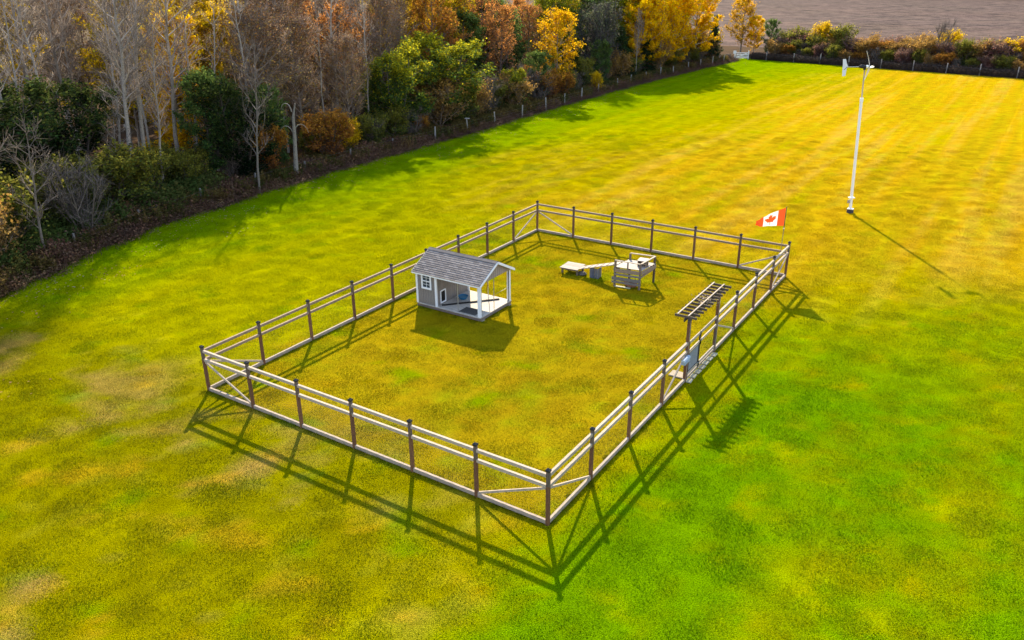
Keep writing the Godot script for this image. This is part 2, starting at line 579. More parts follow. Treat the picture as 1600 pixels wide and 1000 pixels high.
# a shrub or conifer spray: foliage through a volume on short stems, no trunk to speak of
var kinds := {}
func make_kinds() -> void:
	var gold := [Color(0.30, 0.17, 0.01), Color(0.42, 0.25, 0.008), Color(0.52, 0.33, 0.008), Color(0.72, 0.42, 0.008)]
	var yel := [Color(0.56, 0.34, 0.006), Color(0.78, 0.45, 0.005), Color(0.90, 0.53, 0.005), Color(0.95, 0.60, 0.006)]
	var amber := [Color(0.30, 0.13, 0.01), Color(0.48, 0.22, 0.01), Color(0.62, 0.34, 0.01), Color(0.66, 0.40, 0.012)]
	var russ := [Color(0.22, 0.125, 0.06), Color(0.28, 0.15, 0.07), Color(0.38, 0.18, 0.065), Color(0.48, 0.21, 0.05)]
	var oran := [Color(0.16, 0.085, 0.03), Color(0.26, 0.11, 0.03), Color(0.36, 0.14, 0.025), Color(0.36, 0.2, 0.025)]
	var oliv := [Color(0.045, 0.085, 0.025), Color(0.06, 0.11, 0.025), Color(0.085, 0.14, 0.03), Color(0.10, 0.155, 0.03), Color(0.13, 0.175, 0.03), Color(0.36, 0.33, 0.015)]
	var gren := [Color(0.04, 0.08, 0.03), Color(0.06, 0.12, 0.035), Color(0.08, 0.15, 0.04), Color(0.12, 0.17, 0.04)]
	var will := [Color(0.09, 0.12, 0.012), Color(0.14, 0.18, 0.012), Color(0.2, 0.22, 0.012), Color(0.26, 0.26, 0.012)]
	var ceda := [Color(0.016, 0.036, 0.018), Color(0.024, 0.055, 0.022), Color(0.035, 0.07, 0.025), Color(0.055, 0.085, 0.025)]
	var slat := [Color(0.05, 0.05, 0.055), Color(0.075, 0.07, 0.07), Color(0.09, 0.085, 0.075), Color(0.085, 0.10, 0.06)]
	var few := [Color(0.42, 0.26, 0.02), Color(0.36, 0.3, 0.03), Color(0.4, 0.18, 0.03)]
	var tan_ := [Color(0.2, 0.13, 0.05), Color(0.3, 0.2, 0.08), Color(0.34, 0.2, 0.05)]
	var plum := [Color(0.10, 0.05, 0.05), Color(0.17, 0.08, 0.075), Color(0.24, 0.1, 0.085), Color(0.22, 0.14, 0.1)]
	var grey := Color(0.27, 0.225, 0.18)
	var pale := Color(0.37, 0.33, 0.285)
	var dark := Color(0.12, 0.095, 0.08)
	var mauve := Color(0.235, 0.165, 0.12)
	var defs := {
		"birch": [3, {"h": 17.0, "r": 2.7, "cb": 0.34, "tr": 0.15, "limbs": 40, "subs": 6, "twigs": 10, "leaves": 0.7, "ls": 0.085, "pal": few, "bark": pale, "twig": Color(0.26, 0.205, 0.16), "up": 0.75, "tl": 0.9, "shape": "column"}],
		"bare": [4, {"h": 12.0, "r": 3.6, "cb": 0.18, "tr": 0.17, "limbs": 40, "subs": 9, "twigs": 13, "leaves": 1.3, "ls": 0.075, "pal": [Color(0.16, 0.13, 0.04), Color(0.28, 0.17, 0.05), Color(0.34, 0.22, 0.04), Color(0.3, 0.14, 0.04)], "bark": grey, "twig": mauve, "up": 0.7, "tl": 0.95, "twr": 0.011}],
		"yellow": [4, {"h": 13.5, "r": 4.3, "cb": 0.12, "tr": 0.16, "limbs": 48, "subs": 8, "twigs": 6, "leaves": 13, "ls": 0.112, "gap": 1.4, "pal": yel, "bark": Color(0.3, 0.27, 0.22), "up": 0.22, "shape": "round"}],
		"amber": [2, {"h": 9.0, "r": 2.7, "cb": 0.16, "tr": 0.13, "limbs": 38, "subs": 6, "twigs": 6, "leaves": 7.5, "ls": 0.095, "pal": gold, "bark": grey, "up": 0.35, "shape": "round", "gap": 2.0}],
		"russet": [3, {"h": 11.0, "r": 3.0, "cb": 0.16, "tr": 0.15, "limbs": 36, "subs": 7, "twigs": 7, "leaves": 4.2, "ls": 0.085, "pal": russ, "bark": Color(0.16, 0.12, 0.1), "up": 0.45, "shape": "round", "gap": 2.0}],
		"stem": [4, {"h": 15.0, "r": 1.7, "cb": 0.3, "tr": 0.105, "limbs": 20, "subs": 4, "twigs": 5, "leaves": 0.5, "ls": 0.08, "pal": few, "bark": Color(0.42, 0.38, 0.33), "twig": Color(0.3, 0.25, 0.2), "up": 0.9, "tl": 0.7, "shape": "column"}],
		"ochre": [3, {"h": 13.0, "r": 3.6, "cb": 0.16, "tr": 0.14, "limbs": 40, "subs": 8, "twigs": 9, "leaves": 5.0, "ls": 0.095, "pal": [Color(0.18, 0.14, 0.02), Color(0.30, 0.21, 0.015), Color(0.46, 0.32, 0.012), Color(0.62, 0.42, 0.01)], "bark": grey, "twig": Color(0.2, 0.15, 0.11), "up": 0.4, "gap": 2.4}],
		"yew": [2, {"h": 8.0, "r": 3.2, "cb": 0.03, "tr": 0.15, "stems": 3, "limbs": 60, "subs": 6, "twigs": 6, "leaves": 9, "ls": 0.085, "pal": [Color(0.008, 0.018, 0.009), Color(0.012, 0.028, 0.012), Color(0.018, 0.038, 0.014), Color(0.03, 0.05, 0.017), Color(0.06, 0.08, 0.02)], "bark": dark, "up": 0.35, "gap": 1.5}],
		"orange": [2, {"h": 12.5, "r": 2.8, "cb": 0.2, "tr": 0.15, "limbs": 36, "subs": 6, "twigs": 6, "leaves": 8, "ls": 0.095, "pal": oran, "bark": Color(0.2, 0.16, 0.13), "up": 0.4, "gap": 1.8}],
		"olive": [3, {"h": 7.6, "r": 3.2, "cb": 0.05, "tr": 0.2, "stems": 4, "limbs": 56, "subs": 6, "twigs": 6, "leaves": 14, "ls": 0.085, "pal": oliv, "bark": Color(0.15, 0.13, 0.11), "up": 0.2, "shape": "spread", "gap": 1.3}],
		"green": [2, {"h": 9.0, "r": 2.6, "cb": 0.08, "tr": 0.14, "limbs": 40, "subs": 6, "twigs": 6, "leaves": 9, "ls": 0.095, "pal": gren, "bark": dark, "up": 0.3}],
		"willow": [2, {"h": 13.0, "r": 3.6, "cb": 0.15, "tr": 0.2, "limbs": 42, "subs": 7, "twigs": 7, "leaves": 8, "ls": 0.09, "pal": will, "bark": grey, "up": 0.8, "droop": 0.35, "tl": 0.9}],
		"cedar": [2, {"h": 9.5, "r": 2.7, "cb": 0.04, "tr": 0.16, "limbs": 64, "subs": 6, "twigs": 5, "leaves": 9, "ls": 0.09, "pal": ceda, "bark": dark, "up": 0.12, "shape": "cone", "droop": 0.12, "tl": 0.45, "gap": 1.0}],
		"slate": [1, {"h": 9.0, "r": 3.7, "cb": 0.06, "tr": 0.16, "stems": 3, "limbs": 60, "subs": 8, "twigs": 10, "leaves": 2.4, "ls": 0.09, "pal": slat, "bark": Color(0.11, 0.1, 0.1), "twig": Color(0.12, 0.11, 0.115), "up": 0.7, "tl": 0.8, "twr": 0.011}],
		"sapling": [2, {"h": 6.0, "r": 1.3, "cb": 0.25, "tr": 0.055, "limbs": 18, "subs": 4, "twigs": 4, "leaves": 0.6, "ls": 0.08, "pal": few, "bark": Color(0.19, 0.165, 0.14), "twig": Color(0.15, 0.12, 0.1), "up": 0.8, "tl": 0.6, "twr": 0.008}],
		"thicket": [3, {"h": 3.6, "r": 1.9, "cb": 0.05, "tr": 0.09, "stems": 5, "limbs": 36, "subs": 5, "twigs": 7, "leaves": 0.8, "ls": 0.08, "pal": tan_, "bark": Color(0.15, 0.125, 0.105), "twig": Color(0.11, 0.09, 0.075), "up": 0.8, "tl": 0.7}],
		"bush_olive": [2, {"h": 3.2, "r": 1.8, "cb": 0.04, "tr": 0.08, "stems": 4, "limbs": 44, "subs": 4, "twigs": 5, "leaves": 9.6, "ls": 0.07, "pal": [Color(0.05, 0.075, 0.025), Color(0.085, 0.115, 0.03), Color(0.13, 0.15, 0.03), Color(0.2, 0.19, 0.03)], "bark": dark, "up": 0.6, "tl": 0.45}],
		"bush_rust": [2, {"h": 3.2, "r": 1.9, "cb": 0.04, "tr": 0.08, "stems": 4, "limbs": 44, "subs": 5, "twigs": 6, "leaves": 7.2, "ls": 0.07, "pal": [Color(0.14, 0.07, 0.035), Color(0.25, 0.11, 0.04), Color(0.34, 0.13, 0.03), Color(0.38, 0.19, 0.03)], "bark": dark, "up": 0.7, "tl": 0.5}],
		"bush_gold": [2, {"h": 3.2, "r": 1.8, "cb": 0.04, "tr": 0.08, "stems": 4, "limbs": 44, "subs": 4, "twigs": 6, "leaves": 8.0, "ls": 0.07, "pal": [Color(0.26, 0.15, 0.015), Color(0.42, 0.26, 0.01), Color(0.6, 0.38, 0.008), Color(0.62, 0.42, 0.01)], "bark": dark, "up": 0.7, "tl": 0.45}],
		"bush_plum": [2, {"h": 3.0, "r": 1.9, "cb": 0.04, "tr": 0.08, "stems": 5, "limbs": 44, "subs": 5, "twigs": 8, "leaves": 4.8, "ls": 0.07, "pal": plum, "bark": Color(0.14, 0.1, 0.1), "twig": Color(0.16, 0.11, 0.11), "up": 0.8, "tl": 0.6}],
		"bush_tan": [2, {"h": 2.6, "r": 1.8, "cb": 0.03, "tr": 0.07, "stems": 5, "limbs": 44, "subs": 5, "twigs": 7, "leaves": 4.8, "ls": 0.07, "pal": tan_, "bark": grey, "twig": Color(0.3, 0.22, 0.15), "up": 0.9, "tl": 0.6}],
	}
	var sd := 100
	for k in defs:
		var list := []
		for i in defs[k][0]:
			sd += 13
			list.append(grow(sd, defs[k][1]))
		kinds[k] = [list, defs[k][1].h]

var plant_protos := {}
func plant(kind: String, variant: int, x: float, z: float, h: float, turn: float, called: String, label: String, category: String, group := "", wide := 1.0, tilt := 0.0) -> Node3D:
	var list: Array = kinds[kind][0]
	var vi := variant % list.size()
	var key := "%s %d" % [kind, vi]
	var o: Node3D
	if plant_protos.has(key):
		o = plant_protos[key].duplicate()
		o.name = numbered(called)
		add_child(o)
		for m in ["label", "category", "group"]:
			if o.has_meta(m): o.remove_meta(m)
	else:
		o = Node3D.new()
		o.name = numbered(called)
		add_child(o)
		var shrub: bool = kind.begins_with("bush") or kind == "thicket"
		fastobj("stem" if shrub else "trunk", 0, list[vi][0], M.bark, o)
		fastobj("crown", 0, list[vi][1], M.twig if kind in ["bare", "birch", "thicket", "sapling", "stem"] else M.leaf, o)
		plant_protos[key] = o
	o.position = Vector3(x, 0, z)
	var s: float = h / kinds[kind][1]
	o.basis = Basis(Vector3(0.5, 0, 0.86).normalized(), -tilt) * Basis(Vector3.UP, turn).scaled_local(Vector3(s * wide, s, s * wide))
	tag(o, label, category, group)
	return o

# ------------------------------------------------------------------ the pen
const PW := 14.64
const PL := 23.45
var right_z := [0.0, -2.56, -5.22, -7.92, -10.09, -13.22, -15.6, -18.28, -20.92, -23.45]

func wood_grey(k := 1.0) -> Color:
	var t := rr(-0.03, 0.03)
	return Color((0.46 + t) * k, (0.385 + t) * k, (0.31 + t * 0.8) * k)

func post_mesh(h: float) -> ArrayMesh:
	var mb := MB.new()
	var off := Vector2(rr(0, 5), rr(0, 5))
	var brown := Color(0.20, 0.10, 0.052) * rr(0.85, 1.15)
	var grey := Color(0.165, 0.125, 0.095) * rr(0.85, 1.1)
	mb.box(Vector3(0, h * 0.36 - 0.05, 0), Vector3(0.104, h * 0.72 + 0.1, 0.104), brown, 0.008, Basis.IDENTITY, off)
	mb.box(Vector3(0, h * 0.86, 0), Vector3(0.1, h * 0.28, 0.1), grey, 0.008, Basis.IDENTITY, off)
	return mb.mesh()

func cap_mesh() -> ArrayMesh:
	var mb := MB.new()
	var col := Color(0.022, 0.022, 0.024)
	mb.box(Vector3(0, 0.02, 0), Vector3(0.135, 0.055, 0.135), col, 0.008)
	var a := 0.0675
	for k in 4:
		var p := Basis(Vector3.UP, k * PI / 2)
		mb.tri(p * Vector3(-a, 0.048, a), p * Vector3(a, 0.048, a), Vector3(0, 0.1, 0), col, p * Vector3(0, 1, 1))
	return mb.mesh()

func wire_panel(len: float, h0: float, h1: float) -> ArrayMesh:
	var mb := MB.new()
	var col := Color(0.10, 0.075, 0.05)
	var r := 0.0009
	var n := int(len / 0.075)
	for i in n + 1:
		var x := -len * 0.5 + len * i / n
		mb.tube(PackedVector3Array([Vector3(x, h0, 0), Vector3(x, h1, 0)]), PackedFloat32Array([r, r]), 3, col, col)
	var m := int((h1 - h0) / 0.1)
	for i in m + 1:
		var y := h0 + (h1 - h0) * i / m
		mb.tube(PackedVector3Array([Vector3(-len * 0.5, y, 0.002), Vector3(len * 0.5, y, 0.002)]), PackedFloat32Array([r, r]), 3, col, col)
	return mb.mesh()

func build_pen() -> void:
	rng.seed = 501
	var pen := thing("pen_fence", "long weathered timber post and rail fence enclosing the rectangular dog pen", "fence")
	var posts := []
	for i in 5: posts.append(post_mesh(1.80))
	var cap := cap_mesh()
	var pts: Array[Vector2] = []
	for k in 7: pts.append(Vector2(-PW * k / 6.0, 0))
	for k in range(1, 10): pts.append(Vector2(-PW, -PL * k / 9.0))
	for k in range(1, 7): pts.append(Vector2(-PW + PW * k / 6.0, -PL))
	for k in [8, 7, 6, 3, 2, 1]: pts.append(Vector2(0, right_z[k]))
	var i := 0
	for p in pts:
		var o := fastobj("post", i, posts[rng.randi() % 5], M.wood, pen)
		o.position = Vector3(p.x, 0, p.y)
		o.rotation.y = (rng.randi() % 4) * PI / 2 + rr(-0.03, 0.03)
		o.rotation.z = rr(-0.006, 0.006)
		var c := fastobj("cap", 0, cap, M.plastic, o)
		c.position.y = 1.79
		i += 1
	var rails := 0
	var wires := 0
	var meshes := {}
	var runs := []
	for k in 6:
		runs.append([Vector2(-PW * k / 6.0, 0), Vector2(-PW * (k + 1) / 6.0, 0)])
		runs.append([Vector2(-PW * k / 6.0, -PL), Vector2(-PW * (k + 1) / 6.0, -PL)])
	for k in 9:
		runs.append([Vector2(-PW, -PL * k / 9.0), Vector2(-PW, -PL * (k + 1) / 9.0)])
		if k != 4:
			runs.append([Vector2(0, right_z[k]), Vector2(0, right_z[k + 1])])
	for r in runs:
		var a: Vector2 = r[0]
		var b: Vector2 = r[1]
		var L := snappedf(a.distance_to(b), 0.01) - 0.1
		var worn_run := a.y < -PL + 0.1 and b.y < -PL + 0.1 or a.x < -PW + 0.1 and b.x < -PW + 0.1
		var mid := (a + b) * 0.5
		var ang := -atan2((b - a).y, (b - a).x)
		if not meshes.has(L):
			var trio := []
			for q in 3:
				var mb := MB.new()
				mb.box(Vector3.ZERO, Vector3(L, 0.105, 0.09), wood_grey(rr(0.9, 1.1)), 0.007, Basis.IDENTITY, Vector2(rr(0, 9), rr(0, 9)))
				trio.append(mb.mesh())
			var kick := MB.new()
			kick.box(Vector3.ZERO, Vector3(L, 0.13, 0.085), wood_grey(0.85), 0.007, Basis.IDENTITY, Vector2(rr(0, 9), rr(0, 9)))
			var worn := []
			for q in 2:
				var mb := MB.new()
				mb.box(Vector3.ZERO, Vector3(L, 0.1, 0.085), Color(0.30, 0.225, 0.16) * rr(0.88, 1.12), 0.007, Basis.IDENTITY, Vector2(rr(0, 9), rr(0, 9)))
				worn.append(mb.mesh())
			meshes[L] = [trio, kick.mesh(), wire_panel(L, 0.15, 1.24), worn]
		for y in [1.64, 1.29]:
			var o := fastobj("rail", rails, meshes[L][3][rng.randi() % 2] if worn_run else meshes[L][0][rng.randi() % 3], M.wood, pen)
			o.position = Vector3(mid.x, y + rr(-0.008, 0.008), mid.y)
			o.rotation = Vector3(0, ang + rr(-0.003, 0.003), rr(-0.003, 0.003))
			rails += 1
		var kb := fastobj("bottom_rail", wires, meshes[L][1], M.wood, pen)
		kb.position = Vector3(mid.x, 0.095, mid.y)
		kb.rotation = Vector3(0, ang, rr(-0.002, 0.002))
		var w := fastobj("wire_mesh", wires, meshes[L][2], M.twig, pen)
		w.set_meta("kind", "stuff")
		w.position = Vector3(mid.x, 0, mid.y)
		w.rotation.y = ang
		wires += 1
	# corner braces
	var br := [
		[Vector3(0, 1.22, 0), Vector3(-PW / 6, 0.17, 0)], [Vector3(0, 1.22, 0), Vector3(0, 0.17, right_z[1])],
		[Vector3(-PW, 1.22, 0), Vector3(-PW * 5 / 6, 0.17, 0)], [Vector3(-PW, 1.22, 0), Vector3(-PW, 0.17, -PL / 9)],
		[Vector3(-PW, 1.22, -PL), Vector3(-PW, 0.17, -PL * 8 / 9)], [Vector3(-PW, 1.22, -PL), Vector3(-PW * 5 / 6, 0.17, -PL)],
		[Vector3(0, 1.22, -PL), Vector3(-PW / 6, 0.17, -PL)], [Vector3(0, 1.22, -PL), Vector3(0, 0.17, right_z[8])],
		[Vector3(0, 1.22, right_z[4]), Vector3(0, 0.17, right_z[3])], [Vector3(0, 1.15, right_z[5]), Vector3(0, 0.17, right_z[6])]]
	for q in br:
		var d: Vector3 = (q[1] - q[0])
		var h := Vector3(d.x, 0, d.z).normalized() * 0.06
		var mb := MB.new()
		mb.bar(q[0] + h, q[1] - h, 0.05, 0.07, wood_grey(1.08), 0.005, Vector3.UP, Vector2(rr(0, 9), rr(0, 9)))
		obj("brace", mb, M.wood, pen)

func build_gate() -> void:
	rng.seed = 502
	var z0: float = right_z[4]
	var z1: float = right_z[5]
	var arb := thing("garden_arbour", "tall timber arbour of two posts and an open slatted top over the pen gate", "arbour", Vector3(0, 0, (z0 + z1) / 2))
	var hz := (z0 - z1) / 2
	for s in [1, -1]:
		var mb := MB.new()
		mb.box(Vector3(0, 1.30, 0), Vector3(0.115, 2.7, 0.115), Color(0.17, 0.085, 0.05), 0.008, Basis.IDENTITY, Vector2(rr(0, 9), 0))
		mb.box(Vector3(0.0605, 1.30, 0.035), Vector3(0.006, 2.5, 0.03), wood_grey(1.0), 0.001)
		obj("post", mb, M.wood, arb).position = Vector3(0, 0, s * hz)
	for x in [-0.075, 0.075]:
		var mb := MB.new()
		mb.box(Vector3.ZERO, Vector3(0.04, 0.14, hz * 2 + 0.72), Color(0.10, 0.075, 0.06), 0.006, Basis.IDENTITY, Vector2(rr(0, 9), 0))
		obj("beam", mb, M.wood, arb).position = Vector3(x, 2.66, 0)
	var slat := MB.new()
	slat.box(Vector3.ZERO, Vector3(0.84, 0.09, 0.04), Color(0.115, 0.088, 0.07), 0.005)
	var sm := slat.mesh()
	for k in 12:
		var o := fastobj("slat", k, sm, M.wood, arb)
		o.position = Vector3(-0.06, 2.776, lerpf(hz + 0.28, -hz - 0.28, k / 11.0))
		o.rotation.y = rr(-0.015, 0.015)
	for x in [-0.36, 0.05]:
		var mb := MB.new()
		mb.box(Vector3.ZERO, Vector3(0.05, 0.035, hz * 2 + 0.64), wood_grey(1.1), 0.004, Basis.IDENTITY, Vector2(rr(0, 9), 0))
		obj("batten", mb, M.wood, arb).position = Vector3(x, 2.84, 0)
	# leaves of a dry climber caught on the slats
	var cl := MB.new()
	for k in 170:
		var q := rr(0, 1)
		cl.leaf(Vector3(-0.2 + rng.randfn(0, 0.16) + q * 0.45, 2.84 - q * q * 0.22 + rng.randfn(0, 0.03), -0.1 + rng.randfn(0, 0.28)), frames[rng.randi() % 256], rr(0.02, 0.05), Color(0.4, 0.34, 0.28) * rr(0.5, 1.2))
	obj("dry_creeper", cl, M.leaf, arb)

	var gate := thing("gate", "wide timber pen gate with a grey sheet panel under the arbour", "gate", Vector3(0.03, 0, (z0 + z1) / 2))
	var w := hz - 0.09
	var zs := [w, w - 1.12, -w]
	var cols := [Color(0.13, 0.075, 0.05), Color(0.05, 0.045, 0.045), Color(0.13, 0.1, 0.085)]
	for k in 3:
		var mb := MB.new()
		mb.box(Vector3(0, 0.87, 0), Vector3(0.05, 1.56, 0.07), cols[k], 0.005)
		obj("stile", mb, M.wood, gate).position = Vector3(0, 0, zs[k])
	for q in [[1.60, 0.115, 1.0], [1.24, 0.10, 1.15], [0.30, 0.12, 1.05], [0.14, 0.10, 0.7]]:
		for s in 2:
			var a: float = zs[s] - 0.037
			var b: float = zs[s + 1] + 0.037
			var mb := MB.new()
			mb.box(Vector3.ZERO, Vector3(0.042, q[1], a - b), wood_grey(q[2]), 0.005, Basis.IDENTITY, Vector2(rr(0, 9), rr(0, 9)))
			obj("rail", mb, M.wood, gate).position = Vector3(0, q[0], (a + b) / 2)
	var pc: float = (zs[0] + zs[1]) / 2
	var pn := MB.new()
	pn.box(Vector3(0, 0.76, pc), Vector3(0.012, 0.74, 0.94), Color(0.27, 0.29, 0.33), 0.003)
	var panel := obj("panel", pn, M.wood, gate)
	tag(panel, "grey scuffed sheet panel in a black frame")
	var pf := MB.new()
	for e in [[0.38, 0.0, 1.0, true], [1.14, 0.0, 1.0, true]]:
		pf.box(Vector3(0.004, e[0], pc), Vector3(0.024, 0.03, 1.0), Color(0.02, 0.02, 0.022), 0.003)
	for e in [-0.485, 0.485]:
		pf.box(Vector3(0.004, 0.76, pc + e), Vector3(0.022, 0.73, 0.03), Color(0.02, 0.02, 0.022), 0.003)
	obj("panel_frame", pf, M.plastic, gate)
	var la := MB.new()
	la.box(Vector3(0.045, 1.20, zs[1]), Vector3(0.03, 0.14, 0.07), Color(0.02, 0.02, 0.02), 0.004)
	la.bar(Vector3(0.05, 1.26, zs[1] - 0.02), Vector3(0.05, 1.62, zs[1] + 0.02), 0.014, 0.014, Color(0.02, 0.02, 0.02), 0.003)
	obj("latch", la, M.metal, gate)
	var hg := MB.new()
	hg.box(Vector3(0.03, 0.34, zs[1] + 0.03), Vector3(0.03, 0.05, 0.2), Color(0.35, 0.36, 0.38), 0.004)
	hg.box(Vector3(0.035, 0.31, zs[1] - 0.02), Vector3(0.035, 0.2, 0.05), Color(0.05, 0.05, 0.05), 0.004)
	obj("drop_bolt", hg, M.metal, gate)
	var wm := obj("wire_mesh", wire_panel(zs[1] - zs[2] - 0.06, 0.36, 1.19), M.twig, gate)
	wm.set_meta("kind", "stuff")
	wm.position = Vector3(0, 0, (zs[1] + zs[2]) / 2)
	wm.rotation.y = PI / 2

	# stepping stones along the threshold
	var path := Node3D.new()
	path.name = "gate_path"
	add_child(path)
	tag(path, "row of pale stones set in the turf along the gate threshold", "", "", "structure")
	for k in 7:
		var mb := MB.new()
		mb.box(Vector3.ZERO, Vector3(0.2, 0.06, 0.34), Color(0.58, 0.54, 0.40) * rr(0.8, 1.1), 0.02)
		var o := obj("paving_stone", mb, M.dirt, path)
		o.position = Vector3(0.13 + rr(-0.02, 0.02), 0.03, z0 - 0.16 - k * 0.44)
		o.rotation.y = rr(-0.1, 0.1)
	for q in [[-0.42, -10.5, 0.5]]:
		var mb := MB.new()
		mb.box(Vector3.ZERO, Vector3(0.6, 0.05, 0.48), Color(0.46, 0.41, 0.34), 0.012)
		var o := obj("paving_slab", mb, M.dirt, path)
		o.position = Vector3(q[0], 0.028, q[1])
		o.rotation.y = rr(-0.04, 0.04)

	# the pale blue box hung on the rail beside the gate
	var bx := thing("mail_box", "pale blue round-topped box fixed to the rail beside the arbour post", "box", Vector3(0.13, 1.02, z0 + 0.42), 0.0)
	var body := MB.new()
	body.box(Vector3(0, 0.07, 0), Vector3(0.16, 0.14, 0.5), Color(0.30, 0.37, 0.46), 0.01)
	obj("body", body, M.paint, bx)
	var roof := MB.new()
	for k in 6:
		var a0 := PI * k / 6.0
		var a1 := PI * (k + 1) / 6.0
		var p0 := Vector3(cos(a0) * 0.09, 0.14 + sin(a0) * 0.08, 0)
		var p1 := Vector3(cos(a1) * 0.09, 0.14 + sin(a1) * 0.08, 0)
		var z := Vector3(0, 0, 0.27)
		roof.quad(p0 - z, p0 + z, p1 + z, p1 - z, Color(0.30, 0.38, 0.48), (p0 + p1) - Vector3(0, 0.28, 0))
		roof.tri(p0 + z, p1 + z, Vector3(0, 0.14, 0.27), Color(0.46, 0.56, 0.7), Vector3.BACK)
		roof.tri(p0 - z, p1 - z, Vector3(0, 0.14, -0.27), Color(0.46, 0.56, 0.7), Vector3.FORWARD)
	obj("lid", roof, M.paint, bx)
	var flap := MB.new()
	flap.box(Vector3(0.09, 0.09, 0.1), Vector3(0.02, 0.05, 0.16), Color(0.30, 0.36, 0.45), 0.004)
	obj("latch", flap, M.plastic, bx)

# ------------------------------------------------------------------ kennel
func siding(mb: MB, a: Vector3, b: Vector3, y0: float, y1a: float, y1b: float, out: Vector3, col: Color) -> void:
	# vertical boards with grooves between them, from a to b; the top may slope
	var L := a.distance_to(b)
	var n := maxi(1, int(round(L / 0.15)))
	var d := (b - a) / n
	var g := d.normalized() * 0.006
	for k in n:
		var p := a + d * k + g
		var q := a + d * (k + 1) - g
		var f0 := float(k) / n
		var f1 := float(k + 1) / n
		var t0 := lerpf(y1a, y1b, f0)
		var t1 := lerpf(y1a, y1b, f1)
		var o := out * 0.012
		var c2 := col * rr(0.93, 1.06)
		var A := Vector3(p.x, y0, p.z)
		var B := Vector3(q.x, y0, q.z)
		var Cc := Vector3(q.x, t1, q.z)
		var D := Vector3(p.x, t0, p.z)
		mb.quad(A + o, B + o, Cc + o, D + o, c2, out, Vector2(0, 0), Vector2(0, 0.5), Vector2(1.5, 0.5), Vector2(1.5, 0))
		mb.quad(A - o, B - o, Cc - o, D - o, c2, -out)
		mb.quad(A + o, A - o, D - o, D + o, c2, -d)
		mb.quad(B + o, B - o, Cc - o, Cc + o, c2, d)
		# groove floor
		var G := q + d.normalized() * 0.012
		mb.quad(B, Vector3(G.x, y0, G.z), Vector3(G.x, t1, G.z), Cc, c2 * 0.9, out)

